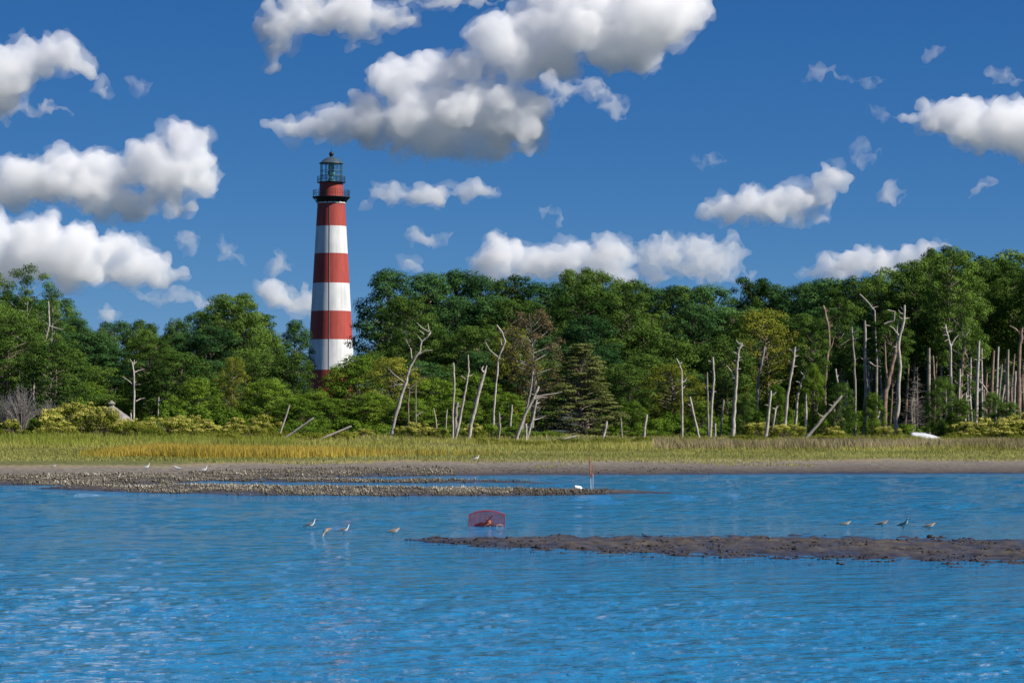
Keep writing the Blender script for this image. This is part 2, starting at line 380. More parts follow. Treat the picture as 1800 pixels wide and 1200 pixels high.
def pine_proto(seed, H=14.0, R_=4.0, f0=.30, fm=.55, npads=46, nleaf=9000, pad=.115, leaf=.30, mat=None, flatpad=.5, lean=0.0, shape='dome', bark=None, trunk_r=None, bare=0):
    rs = np.random.RandomState(seed); rg = random.Random(seed)
    tp = [Vector((lean*H*f*f+.02*H*math.sin(f*5+seed), .015*H*math.cos(f*4+seed), H*f*.97)) for f in (0, .15, .3, .45, .6, .75, .9, 1)]
    tr_ = trunk_r or H*.014
    parts = [tube(tp, [tr_*(1.25-1.1*f) for f in (0, .15, .3, .45, .6, .75, .9, 1)], 7, rg, .08)]
    def tpt(f):
        k = min(int(f/1*7), 6); fs = (0, .15, .3, .45, .6, .75, .9, 1)
        for k in range(7):
            if fs[k+1] >= f: break
        u = (f-fs[k])/(fs[k+1]-fs[k]); return tp[k].lerp(tp[k+1], u)
    pads = []
    for i in range(npads):
        f = f0+(1-f0)*((i+rs.rand())/npads)
        if shape == 'cone': env = R_*(1-(f-f0)/(1-f0))**.8*min(1, (f-f0)/.06+.55)+.12*R_
        elif shape == 'dome':
            env = R_*math.sqrt(max(.03, 1-((f-fm)/(1.02-fm))**2)) if f > fm else R_*(.45+.55*(f-f0)/max(fm-f0, .01))
        else: env = R_*(.5+.5*math.sin(math.pi*min(1, (f-f0)/(1-f0)*.85+.1)))
        a = i*2.4+rs.uniform(-.5, .5); r_ = env*(rs.uniform(.66, 1.0) if rs.rand() < .8 else rs.uniform(.1, .5))
        c0 = tpt(min(f, .985)); pr = H*pad*rs.uniform(.65, 1.25)*(.75 if shape == 'cone' and f > .7 else 1)
        if shape == 'cone': pr = min(pr, .2*R_+.42*env)
        c = Vector((c0.x+r_*math.cos(a), c0.y+r_*math.sin(a), H*f-pr*flatpad*.6-(.10*r_ if shape == 'cone' else 0)))
        pads.append((c[:], (pr, pr, pr*flatpad*rs.uniform(.8, 1.3))))
        s0 = tpt(max(f-.08-.1*r_/max(H, 1), .03))
        mid = s0.lerp(c, .55)-Vector((0, 0, .03*H*.3))
        parts.append(tube([s0, mid, c], [tr_*.38, tr_*.24, tr_*.08], 4))
    for i in range(bare):            # bare dead side limbs
        f = rs.uniform(f0*.35, f0*1.1); a = rs.uniform(0, 6.28); s0 = tpt(f); l_ = R_*rs.uniform(.25, .7)
        e = s0+Vector((l_*math.cos(a), l_*math.sin(a), rs.uniform(-.05, .25)*l_))
        parts.append(tube([s0, s0.lerp(e, .5)+Vector((0, 0, .05*l_)), e], [tr_*.25, tr_*.16, tr_*.05], 4))
    V, F_, tn = leaf_cloud(pads, nleaf, leaf, rs)
    cm = leaf_mesh('crown', V, F_, tn, mat or M_PINE)
    tv, tf = join(parts); tm = bpy.data.meshes.new('trunk'); tm.from_pydata(tv, [], tf); tm.materials.append(bark or M_BARK)
    for p in tm.polygons: p.use_smooth = True
    w = np.percentile(np.abs(V[:, 0]), 97)
    return dict(crown=cm, trunk=tm, H=float(np.percentile(V[:, 2], 99.7)), W=float(w))
def shrub_proto(seed, H=3.0, R_=2.4, npads=26, nleaf=5000, leaf=.2, mat=None, top=None, ntop=0, pad=.55):
    rs = np.random.RandomState(seed); pads = []
    parts = []
    for i in range(npads):
        d = rs.normal(size=3); d /= np.linalg.norm(d); d[2] = abs(d[2])
        q = rs.uniform(.55, .95); c = np.array([d[0]*R_*q, d[1]*R_*q, .12*H+d[2]*H*.72*q]); pr = pad*rs.uniform(.6, 1.3)
        pads.append((c, (pr, pr, pr*.8)))
        parts.append(tube([(c[0]*.08, c[1]*.08, 0), (c[0]*.45, c[1]*.45, c[2]*.6), tuple(c)], [.05, .035, .012], 4))
    V, F_, tn = leaf_cloud(pads, nleaf, leaf, rs, aspect=.5)
    V[:, 2] = np.maximum(V[:, 2], .02)
    out = dict(H=float(np.percentile(V[:, 2], 99.5)), W=float(np.percentile(np.abs(V[:, 0]), 97)))
    out['crown'] = leaf_mesh('foliage', V, F_, tn, mat or M_BRIGHT)
    if ntop:
        V2, F2, t2 = leaf_cloud([(p[0]+np.array([0, 0, p[1][2]*.35]), (p[1][0]*.95, p[1][1]*.95, p[1][2]*.8)) for p in pads if p[0][2] > .35*H], ntop, leaf*.8, rs, up=1.2, aspect=.6)
        out['bloom'] = leaf_mesh('bloom', V2, F2, t2, top)
    tv, tf = join(parts); tm = bpy.data.meshes.new('stems'); tm.from_pydata(tv, [], tf); tm.materials.append(M_BARK); out['trunk'] = tm
    return out
def brush_proto(seed, H=3.5, R_=1.6, n=130, mat=None, cone=False):
    rs = np.random.RandomState(seed); parts = []
    if cone:
        parts.append(tube([(0, 0, 0), (0, 0, H*.5), (0.05, 0, H)], [H*.014, H*.009, H*.003], 6))
        for i in range(n):
            f = rs.uniform(.06, .98); a = rs.uniform(0, 6.28); l_ = R_*(1.05-f)*rs.uniform(.6, 1.1)
            s0 = Vector((0, 0, H*f)); e = Vector((l_*math.cos(a), l_*math.sin(a), H*f+l_*rs.uniform(-.15, .25)))
            parts.append(tube([s0, s0.lerp(e, .5)+Vector((0, 0, .06*l_)), e], [.03, .02, .008], 3))
            for j in range(4):
                s1 = s0.lerp(e, rs.uniform(.3, .9)); e1 = s1+Vector(rs.normal(size=3)*.22*l_); parts.append(tube([s1, e1], [.014, .006], 3))
    else:
        for i in range(n):
            a = rs.uniform(0, 6.28); q = rs.uniform(.1, 1); e = Vector((R_*q*math.cos(a), R_*q*math.sin(a), H*rs.uniform(.55, 1)*(1.1-.4*q)))
            s0 = Vector((e.x*.12, e.y*.12, 0)); m_ = s0.lerp(e, .5)+Vector((-e.x*.12, -e.y*.12, .1*H))
            parts.append(tube([s0, m_, e], [.028, .018, .006], 3))
            for j in range(3):
                s1 = m_.lerp(e, rs.uniform(0, .9)); e1 = s1+Vector((rs.normal()*.25, rs.normal()*.25, rs.uniform(.1, .6))); parts.append(tube([s1, e1], [.012, .005], 3))
    tv, tf = join(parts); tm = bpy.data.meshes.new('twigs'); tm.from_pydata(tv, [], tf); tm.materials.append(mat or M_TWIG)
    return dict(trunk=tm, H=H, W=R_)
PR = {
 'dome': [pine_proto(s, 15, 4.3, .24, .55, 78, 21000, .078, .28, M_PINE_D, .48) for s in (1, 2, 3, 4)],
 'wide': [pine_proto(s, 15, 5.4, .34, .62, 82, 22000, .082, .28, M_PINE, .42) for s in (11, 12, 13)],
 'tall': [pine_proto(s, 17, 3.6, .46, .72, 46, 13000, .068, .28, M_PINE, .42, bare=10, trunk_r=.19) for s in (21, 22, 23, 24)],
 'full': [pine_proto(s, 8, 3.0, .05, .36, 82, 19000, .09, .20, M_BRIGHT, .6) for s in (31, 32, 33)],
 'fulld': [pine_proto(s, 9, 3.1, .05, .36, 82, 19000, .09, .21, M_PINE, .6) for s in (35, 36, 37)],
 'cone': [pine_proto(s, 12, 3.6, .05, .3, 150, 21000, .055, .22, M_OLIVE, .30, shape='cone') for s in (41, 42)],
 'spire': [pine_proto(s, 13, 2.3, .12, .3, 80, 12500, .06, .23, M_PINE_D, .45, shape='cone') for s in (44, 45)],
 'open': [pine_proto(s, 15, 4.4, .28, .6, 40, 10000, .066, .23, M_PINE, .42, bare=8, bark=M_TWIG, trunk_r=.16) for s in (51, 52)],
 'yellow': [pine_proto(s, 11, 3.6, .10, .5, 82, 17000, .078, .21, M_YEL, .55) for s in (61, 62)],
 'brown': [pine_proto(s, 12, 3.2, .22, .6, 60, 9000, .062, .2, M_BROWN, .6, bare=10, bark=M_TWIG) for s in (65,)],
 'myrtle': [shrub_proto(s) for s in (71, 72, 73)],
 'oliveshrub': [shrub_proto(s, 2.4, 2.2, 24, 4500, .17, M_YEL) for s in (75, 76)],
 'groundsel': [shrub_proto(s, 2.4, 2.2, 30, 3800, .15, M_YEL, M_FLOW, 1700, .42) for s in (81, 82, 83)],
 'brush': [brush_proto(s) for s in (91, 92)],
 'deadcone': [brush_proto(95, 9, 2.6, 150, M_GREYWOOD, True)],
}
RT = random.Random(5)
MARKS = [(40,'the tall open left pine'),(110,'the bank of yellow shrubs'),(193,'the shingled pavilion roof'),(236,'the forked dead trunk'),(280,'the small y-shaped dead stem'),(345,'the conical young pine'),(410,'the slim yellow-green tree'),(492,'the thin leaning dead pole'),(560,'the log before the lighthouse'),(690,'the big leaning dead tree'),(735,'the slender dead saplings'),(800,'the white trunk cluster'),(842,'the claw-tipped dead trunk'),(880,'the kinked dead tree'),(930,'the heavy white leaning trunk'),(1022,'the olive cedar'),(1080,'the stumps beside the cedar'),(1135,'the lone leaning stump'),(1199,'the curved-tip dead trunk'),(1250,'the close pair of trunks'),(1293,'the shaggy-topped dead trunk'),(1345,'the white-footed dead trunk'),(1388,'the bristling dead trunk'),(1445,'the reddish twisting dead trunk'),(1500,'the s-bent dead trunk'),(1560,'the thickest dead trunk'),(1614,'the grey leafless conifer'),(1672,'the fork-topped pole'),(1718,'the trunk with a broken limb'),(1790,'the broad border trunk')]
def mark(px): return min(MARKS, key=lambda m: abs(m[0]-px))[1]
def plant(kind, px, top, Y, wpx=None, label='', cat='tree', group=None, name='pine_tree', var=None):
    p = RT.choice(PR[kind]) if var is None else PR[kind][var]
    pt = at(px, top, Y); z0 = gz(pt.x, Y)-.05
    hgt = max(pt.z-z0, .4); sz = hgt/p['H']
    sw = sz*RT.uniform(.92, 1.12) if wpx is None else (wpx*.5*Y/FPX)/p['W']
    o = put(name, None, loc=(pt.x, Y, z0)); o.scale = (sw, sw, sz); o.rotation_euler.z = RT.uniform(0, 6.28)
    tag(o, label, cat, group)
    is_bush = cat != 'tree'
    put('stems' if is_bush else 'trunk', p['trunk'], o)
    if 'crown' in p: put('foliage' if is_bush else 'crown', p['crown'], o)
    if 'bloom' in p: put('bloom', p['bloom'], o)
    return o
SKY = [(-100,480),(0,485),(50,468),(95,500),(120,545),(160,560),(180,572),(210,552),(300,556),(335,562),(370,535),(410,517),(450,532),(475,548),(505,558),(540,562),(620,482),(665,460),(700,472),(750,476),(800,477),(830,492),(860,480),(920,480),(960,488),(985,492),(1030,470),(1070,488),(1130,482),(1160,497),(1185,512),(1240,502),(1310,490),(1360,493),(1440,497),(1500,484),(1540,475),(1580,472),(1620,458),(1660,434),(1710,442),(1745,458),(1780,443),(1900,440)]
def skyl(x): return float(lerp(x, SKY))
G1 = 'pines massed along the skyline of the wood'
def row(x0, x1, step, Y, off, jit, kinds, label, group, wpx=None, skip=None):
    x = x0
    while x < x1:
        xx = x+RT.uniform(-.3, .3)*step
        if not (skip and skip(xx)):
            k = RT.choice(kinds)
            top = (skyl(xx) if off is not None and abs(off) < 390 else 0)+(off or 0)+RT.uniform(-jit, jit)
            plant(k, xx, top, Y+RT.uniform(-6, 6), None if wpx is None else wpx*RT.uniform(.8, 1.25), label+' behind '+mark(xx), 'tree', group)
        x += step
# far screen of trees behind the skyline pines
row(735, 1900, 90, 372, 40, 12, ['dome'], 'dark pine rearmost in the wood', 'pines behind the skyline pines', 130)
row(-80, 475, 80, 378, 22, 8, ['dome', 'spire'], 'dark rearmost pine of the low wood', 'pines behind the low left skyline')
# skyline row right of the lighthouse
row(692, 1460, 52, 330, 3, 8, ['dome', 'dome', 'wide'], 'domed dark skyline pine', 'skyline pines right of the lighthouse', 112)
row(724, 1460, 62, 308, 48, 18, ['dome', 'wide'], 'rounded pine just below the skyline', 'second rank of pines right of the lighthouse', 118)
row(724, 1420, 60, 290, 100, 20, ['dome', 'wide', 'fulld'], 'broad pine halfway down the wood', 'middle rank of pines right of the lighthouse', 112)
row(722, 1420, 62, 272, 150, 22, ['fulld', 'dome', 'fulld'], 'dense low pine of the wood', 'lower rank of pines right of the lighthouse', 100)
# skyline left of the lighthouse
row(130, 505, 42, 335, 2, 8, ['spire', 'dome', 'fulld'], 'small dark pine on the low skyline', 'low skyline pines left of the lighthouse', 66)
row(-40, 510, 58, 312, 38, 14, ['dome', 'fulld'], 'rounded pine under the low skyline', 'second rank of pines left of the lighthouse', 100)
row(-40, 515, 58, 292, 78, 14, ['fulld', 'dome', 'fulld'], 'green mid-height pine of the low wood', 'middle rank of pines left of the lighthouse', 100)
row(-40, 525, 62, 270, 118, 16, ['fulld', 'full'], 'bushy lowest pine of the low wood', 'lower rank of pines left of the lighthouse', 95)
row(1440, 1900, 48, 335, 165, 25, ['fulld', 'dome'], 'low dark pine deep in shade', 'low pines deep in the right wood', 110)
row(1560, 1900, 52, 290, 200, 25, ['fulld'], 'bushy young shaded pine', 'bushy young pines of the right wood', 95)
# single trees one can pick out
def one(kind, px, top, Y, wpx, label, name='pine_tree', cat='tree', var=None): return plant(kind, px, top, Y, wpx, label, cat, None, name, var)
one('open', 52, 466, 262, 105, 'tall open pine with a pale bare trunk above the left wood', var=0)
one('open', 92, 505, 255, 80, 'open pine leaning out from the tall left pine over dead limbs', var=1)
one('wide', -22, 478, 262, 100, 'tall pine reaching in at the left border of the wood')
one('wide', 15, 545, 246, 130, 'broad bright green pine below the tall open left pine')
one('fulld', 95, 600, 240, 120, 'bushy pine with dead pale limbs below the tall left pines')
one('dome', 520, 563, 330, 60, 'narrow pine touching the left side of the lighthouse shaft')
one('fulld', 515, 620, 285, 85, 'green pine close left of the lower lighthouse shaft')
one('wide', 412, 517, 318, 120, 'flat-domed pine topping the skyline left of the lighthouse')
one('wide', 265, 592, 262, 95, 'round-headed yellow-green pine behind the forked dead trunk')
one('fulld', 322, 620, 256, 120, 'full round pine right of the forked dead trunk on the left')
one('yellow', 410, 628, 246, 60, 'slim yellow-green tree with a bare lower trunk left of the lighthouse', 'slim_tree')
one('full', 468, 668, 242, 100, 'bright bushy pine low in front of the lighthouse left side')
one('full', 345, 665, 244, 85, 'dark green conical young pine above the yellow shrubs')
one('full', 522, 700, 240, 90, 'low bright bushy pine before the lighthouse foot')
one('full', 598, 642, 266, 80, 'dense bright bush right before the lower right side of the lighthouse')
one('fulld', 652, 618, 272, 80, 'rounded green pine touching the right side of the lighthouse shaft')
one('full', 555, 688, 258, 80, 'leafy bush covering the lowest left part of the lighthouse')
one('full', 628, 624, 260, 105, 'bright green bushy pine hiding the foot of the lighthouse')
one('full', 585, 700, 243, 90, 'dense low pine below the bush at the lighthouse foot')
one('yellow', 690, 628, 252, 110, 'yellow-green bushy tree behind the big leaning dead tree')
one('full', 655, 690, 243, 100, 'bright low pine left of the big leaning dead tree')
one('full', 760, 665, 250, 110, 'bright green pine between the two forked dead trees')
one('full', 830, 655, 254, 100, 'bright bushy pine behind the cluster of white dead trunks')
one('full', 720, 700, 240, 90, 'low green pine behind the thin dead saplings')
one('full', 800, 700, 241, 90, 'low green pine behind the white dead trunk cluster')
one('full', 885, 690, 243, 90, 'low green pine behind the leaning white dead trunk')
one('brown', 935, 545, 262, 110, 'thin half-dead pine with browned crown behind the leaning white trunk')
one('yellow', 905, 575, 268, 80, 'loose yellow-green tree beside the browned pine')
one('cone', 1022, 605, 236, 150, 'large olive cedar shaped like a cone standing alone at the marsh edge', 'cedar_tree', var=0)
one('fulld', 1105, 640, 252, 80, 'green pine just right of the olive cedar')
one('full', 1110, 705, 240, 60, 'small bright young pine right of the olive cedar')
one('yellow', 1180, 640, 246, 110, 'rounded yellow-green tree behind the thin curved dead trunk')
one('yellow', 1345, 545, 266, 130, 'large yellow-green tree above the dead trunks of the right wood')
one('fulld', 1275, 590, 262, 100, 'green pine behind the spiky dead trunk')
one('fulld', 1430, 610, 262, 110, 'green pine behind the row of thin dead trunks')
one('full', 1490, 640, 258, 80, 'bright pine behind the leaning pale log in the right wood')
one('full', 1540, 660, 256, 60, 'small bright pine between tall bare trunks of the right wood')
one('deadcone', 1612, 645, 240, 80, 'grey leafless conifer full of fine twigs behind the white boat', 'dead_conifer')
# tall bare-trunked pines of the right wood
row(1420, 1860, 46, 300, 6, 10, ['dome', 'wide', 'tall'], 'domed skyline pine of the tall wood', 'skyline pines of the tall right wood', 105)
row(1400, 1860, 62, 280, 55, 20, ['wide', 'dome'], 'rounded second-rank pine of the tall wood', 'second rank of the tall right wood', 115)
for k, (px, top) in enumerate([(1478,520),(1535,478),(1570,505),(1608,480),(1640,445),(1672,432),(1700,470),(1728,452),(1752,500),(1775,446),(1800,470),(1830,450)]):
    plant('tall', px, top+RT.uniform(0, 12), 256+RT.uniform(-8, 8), RT.uniform(75, 105), 'tall pine with a long bare trunk behind '+mark(px), 'tree', 'tall bare-trunked pines of the right wood')
row(1560, 1880, 60, 270, 118, 20, ['tall', 'dome'], 'shaded slim pine of the tall wood', 'shaded pines of the right wood', 95)
# small green pines growing among the dead trunks
for kd, px, top, Y, w in [('full',1428,640,229,46),('fulld',1478,672,228,50),('full',1535,690,229,40),('fulld',1655,662,230,52),('full',1690,700,229,44),('fulld',1745,690,230,46),('fulld',1310,690,232,50),('full',1362,676,232,44),('fulld',1775,706,229,44),('full',1235,705,232,44),('tall',1430,560,238,60),('open',1690,540,240,70),('tall',1565,545,240,70)]:
    plant(kd, px, top, Y, w, 'small green pine growing among the dead trunks near '+mark(px), 'tree', 'small pines among the dead trunks')
# shrubs
for (px, top, Y, w) in [(20,745,214,60),(85,728,216,70),(130,716,222,75),(160,724,218,60),(180,724,211,46),(222,744,209,44),(212,746,214,60),(110,748,210,60),(290,742,220,70),(330,738,224,60),(370,750,216,60),(345,752,212,60),(430,742,226,50),(465,738,226,55),(445,756,214,45),(740,745,225,50),(715,752,218,40),(830,748,222,42),(640,756,220,45),(765,755,219,45),(1700,745,224,60),(1745,738,224,70),(1785,730,226,70),(1820,732,224,70),(1720,755,214,50),(1770,752,214,60),(1560,752,222,40),(1465,752,222,40),(1385,748,226,45),(1340,745,228,50)]:
    plant('groundsel', px, top-(7 if px < 500 else 2), Y, w*1.3, 'yellow-blooming groundsel shrub near '+mark(px), 'shrub', 'yellow-blooming groundsel shrubs', 'groundsel_shrub')
for (px, top, Y, w) in [(262,732,224,50),(140,700,234,50),(60,735,226,55),(300,705,236,50),(350,710,232,60),(400,715,232,60),(520,742,226,60),(560,735,230,60),(610,738,228,70),(675,745,226,60),(790,748,226,50),(860,745,228,50),(905,748,226,50),(1140,755,228,60),(1255,748,236,60),(1320,738,236,60),(1420,745,236,60),(1510,735,238,60),(1590,745,234,50),(1680,735,236,60),(1230,752,230,40),(960,757,226,40),(1155,735,234,60),(1185,725,236,60),(1270,730,238,50),(1330,720,238,60),(1375,728,236,50),(1405,715,240,60),(1445,728,236,50),(1500,722,240,60),(1525,735,234,40),(1650,740,234,50),(1075,745,236,50)]:
    plant('myrtle', px, top, Y, w*1.25, 'leafy green shrub at the wood foot near '+mark(px), 'shrub', 'green shrubs at the foot of the wood', 'green_shrub')
for (px, top, Y, w) in [(230,742,208,50),(150,765,195,45),(265,752,206,40),(400,760,205,50),(500,757,212,50),(545,760,208,50),(590,757,214,50),(860,770,192,45),(900,772,190,50),(935,775,188,45),(1000,770,196,60),(1070,768,198,60),(1150,768,198,60),(1230,768,198,70),(1310,764,202,70),(1380,766,200,60),(1450,764,202,70),(1520,766,200,60),(1590,764,201,60),(1690,764,200,60),(1750,768,196,60),(1790,766,196,60)]:
    plant('oliveshrub', px, top, Y, w*1.4, 'low olive bush on the marsh before '+mark(px), 'shrub', 'low olive bushes on the marsh', 'marsh_bush')
for k, (px, top, Y, w) in enumerate([(38,672,222,75),(10,690,224,60),(85,700,230,60)]):
    plant('brush', px, top, Y, w, 'bare grey twiggy brush below the tall left pines', 'shrub', 'bare grey brush below the left pines', 'dead_brush')
# ---------------------------------------------------------------- clouds: closed meshes filled with even white vapour
def vapour(name, dens):
    m = bpy.data.materials.new(name); m.use_nodes = True; t = m.node_tree; t.nodes.clear()
    o = t.nodes.new('ShaderNodeOutputMaterial'); v = t.nodes.new('ShaderNodeVolumePrincipled')
    v.inputs['Color'].default_value = (0.999, 0.999, 0.999, 1); v.inputs['Density'].default_value = dens
    v.inputs['Anisotropy'].default_value = 0.0
    t.links.new(v.outputs[0], o.inputs['Volume'])
    return m
def ico(sub):
    bm = bmesh.new(); bmesh.ops.create_icosphere(bm, subdivisions=sub, radius=1)
    v = np.array([x.co[:] for x in bm.verts]); f = np.array([[q.index for q in p.verts] for p in bm.faces]); bm.free()
    return v, f
ICO2 = ico(2)
def cloud(label, blobs, D, dens, seed, fill=1.0):
    rng = random.Random(seed)
    base = max(b[1]+b[3] for b in blobs)     # cloud bases lie about 650 m up: the lower in the sky, the farther off
    D = min(16000, 680*FPX/max(750-base, 150)) + D; k = D/FPX
    sph = []
    for (cx, cyy, rx, ry) in blobs:
        rx, ry = rx*1.26, ry*1.34
        c = at(cx, cyy, D); RX, RZ = rx*k, ry*k; RY = min(RX, RZ)*1.1
        n = int(fill*6*RX/RZ + 6)
        for i in range(n):
            while True:
                a, b, d = rng.uniform(-1, 1), rng.uniform(-1, 1), rng.uniform(-1, 1)
                if a*a+b*b+d*d < 1: break
            q = math.sqrt(a*a+b*b+d*d)
            r = RZ*rng.uniform(.42, .62)*(1.3-.6*q)
            p = Vector((c.x+a*(RX-r*.8), c.y+b*RY*.8, c.z+d*max(RZ-r*.9, RZ*.2)))
            sph.append((p, r))
            for j in range(5):               # cauliflower heads on the upper side
                t, e = rng.uniform(0, 6.283), rng.uniform(-.25, 1.2)
                dv = Vector((math.cos(t)*math.cos(e), math.sin(t)*math.cos(e), math.sin(e)))
                sph.append((p+dv*r*.85, r*rng.uniform(.28, .5)))
    org = sum((s[0] for s in sph), Vector())/len(sph)
    def shell(name, grow, vox, amps, curl, m, parent=None):
        V, F, n0 = [], [], 0
        for p, r in sph:
            V.append(ICO2[0]*r*grow*np.array([1, 1, .92]) + np.array((p-org)[:])); F.append(ICO2[1]+n0); n0 += len(ICO2[0])
        me = mesh_np(name, np.concatenate(V), np.concatenate(F), m)
        o = put(name, me, parent)
        if not parent: o.location = org
        md = o.modifiers.new('union', 'REMESH'); md.mode = 'VOXEL'; md.voxel_size = vox*k
        dg = bpy.context.evaluated_depsgraph_get(); ev = o.evaluated_get(dg)
        m2 = bpy.data.meshes.new_from_object(ev); o.modifiers.remove(md)
        n = len(m2.vertices); co = np.empty(n*3, np.float32); m2.vertices.foreach_get('co', co); co = co.reshape(-1, 3)
        nr = np.empty(n*3, np.float32); m2.vertex_normals.foreach_get('vector', nr); nr = nr.reshape(-1, 3)
        q = co/k + seed*31.7
        d = np.zeros(n)
        for L, A in amps:
            d += A*(np.abs(gnoise(q/L))*2.2 - .55)
        co = co + nr*(d*k)[:, None]
        for L, A in curl:
            co = co + k*A*np.stack([fbm(q/L+5, 3), fbm(q/L+50, 3), fbm(q/L+90, 3)], 1)
        m2.vertices.foreach_set('co', co.astype(np.float32).ravel())
        m2.materials.clear(); m2.materials.append(m); m2.name = name
        o.data = m2; bpy.data.meshes.remove(me)
        md = o.modifiers.new('union', 'REMESH'); md.mode = 'VOXEL'; md.voxel_size = vox*k*.9; md.use_smooth_shade = True
        return o
    if dens > .02:
        o = shell('cloud', .92, 4.0, ((60, 13), (27, 8), (12, 4.5), (6, 1.8)), ((22, 8), (8, 3)), vapour('cloud_vapour', dens/k))
        shell('fringe', 1.06, 5.0, ((50, 12), (20, 8)), ((30, 20), (10, 7)), vapour('cloud_fringe', dens*.34/k), o)
    else:
        o = shell('cloud', 1.0, 2.6, ((30, 7), (10, 3)), ((34, 26), (11, 9)), vapour('cloud_wisp', dens/k))
    tag(o, label, 'cloud')
    return o
CL = [
 ('huge white cumulus bank with grey belly stretching right above the lighthouse', 'd', [(1000,60,110,70),(1110,50,95,70),(1165,30,70,65),(900,90,75,55),(840,115,55,40),(1060,0,150,45),(720,150,75,45),(690,140,45,28),(760,120,45,38),(800,200,125,55),(700,215,105,48),(640,212,65,38),(580,225,55,25),(525,225,42,20),(480,218,20,8),(880,200,85,55),(930,210,40,40),(880,255,55,25),(790,250,85,35),(700,265,45,16)]),
 ('ragged tail of cloud trailing under the huge cumulus bank', 'm', [(1000,160,45,20),(1040,165,28,18),(1070,182,16,14)]),
 ('ragged cumulus with a drooping tail left of the huge cloud bank', 'd', [(560,15,95,36),(490,50,45,30),(500,85,25,20),(485,122,20,9),(630,50,45,25),(690,30,45,22),(620,85,16,10),(800,2,85,12)]),
 ('white cloud with a curled right arm high over the left trees', 'd', [(60,100,85,30),(100,90,45,22),(15,140,45,42),(140,122,32,17),(180,158,11,12),(-30,150,60,60)]),
 ('thin cloud streak below the curled white cloud', 'm', [(80,196,32,10),(10,190,40,14)]),
 ('big cumulus with an upright head turned towards the lighthouse', 'd', [(120,310,140,38),(200,315,120,46),(290,290,60,52),(325,250,48,30),(350,305,24,40),(60,310,75,36),(230,365,100,24),(10,330,60,36),(-60,330,70,40)]),
 ('low bright cumulus mass resting above the left tree tops', 'd', [(60,430,105,50),(140,460,115,48),(220,462,72,38),(270,480,52,20),(40,480,80,28),(-40,450,70,60)]),
 ('flat cloud patch hanging above the low trees left of the lighthouse', 'm', [(310,520,45,13),(350,530,20,10),(270,522,30,10)]),
 ('small round cloud just over the left tree line', 'd', [(185,552,20,13)]),
 ('puffy cloud just left of the lighthouse shaft above the trees', 'd', [(485,518,34,24),(520,540,30,16)]),
 ('cloud partly hidden behind the lighthouse shaft', 'm', [(545,535,24,26)]),
 ('long flat cloud level with the lighthouse gallery', 'd', [(760,345,110,17),(680,335,30,12),(840,335,40,14),(730,360,45,10)]),
 ('small soft cloud under the long flat cloud', 'm', [(745,426,34,13)]),
 ('little white cloud poking above the trees right of the lighthouse', 'd', [(722,466,20,14)]),
 ('bright heaped cumulus rising behind the middle of the wood', 'd', [(890,442,42,34),(860,460,30,26),(955,455,42,30),(1060,445,52,35),(1010,450,35,26),(900,480,85,22),(1030,480,80,22)]),
 ('greyer heaped cumulus beside the bright one behind the wood', 'm', [(1160,450,40,28),(1240,450,66,32),(1285,452,26,22),(1200,480,120,16)]),
 ('slanting cloud with a raised right end over the right wood', 'd', [(1320,365,82,24),(1360,352,52,28),(1420,352,45,28),(1465,315,32,22),(1275,372,38,18),(1400,385,55,13)]),
 ('large white cloud running out of the picture on the right', 'd', [(1650,205,45,28),(1720,220,62,42),(1780,220,55,44),(1600,207,25,10),(1720,258,52,16),(1850,230,80,50)]),
 ('white cumulus dipping behind the tall pines on the right', 'd', [(1480,466,54,24),(1540,462,54,26),(1600,456,32,18),(1430,482,28,12),(1645,432,22,12)]),
 ('thin wisp left of the large right cloud', 't', [(1548,200,12,10)]),
 ('long thin wispy streak high in the right sky', 't', [(1440,132,26,8),(1490,138,25,4),(1535,149,24,5)]),
 ('small wisp high above the large right cloud', 't', [(1635,90,15,10)]),
 ('wisp at the top right beside the large cloud', 't', [(1770,132,24,10)]),
 ('lone wisp between the huge bank and the slanting cloud', 't', [(1258,282,18,9)]),
 ('small oval cloud right of the slanting cloud', 'm', [(1568,347,20,9)]),
 ('small tilted cloud below the large right cloud', 'm', [(1712,333,14,7),(1735,323,13,7)]),
 ('faint wisp above the raised end of the slanting cloud', 't', [(1510,262,12,8),(1520,280,28,6)]),
 ('small curled cloud beside the lower left cumulus', 't', [(328,425,22,16)]),
 ('double puff of thin cloud left of the lighthouse', 't', [(398,430,12,12),(402,460,13,8)]),
 ('thin puff above the puffy cloud left of the lighthouse', 't', [(493,462,19,16)]),
 ('thin slanting wisp over the bright heaped cumulus', 't', [(962,379,13,6),(985,388,14,5)]),
 ('faint scrap of cloud over the big left cumulus', 't', [(243,148,14,9)]),
]
for i, (lab, kk, bl) in enumerate(CL):
    cloud(lab, bl, 130*(i % 5), {'d': 0.028, 'm': 0.018, 't': 0.012}[kk], 40+i)
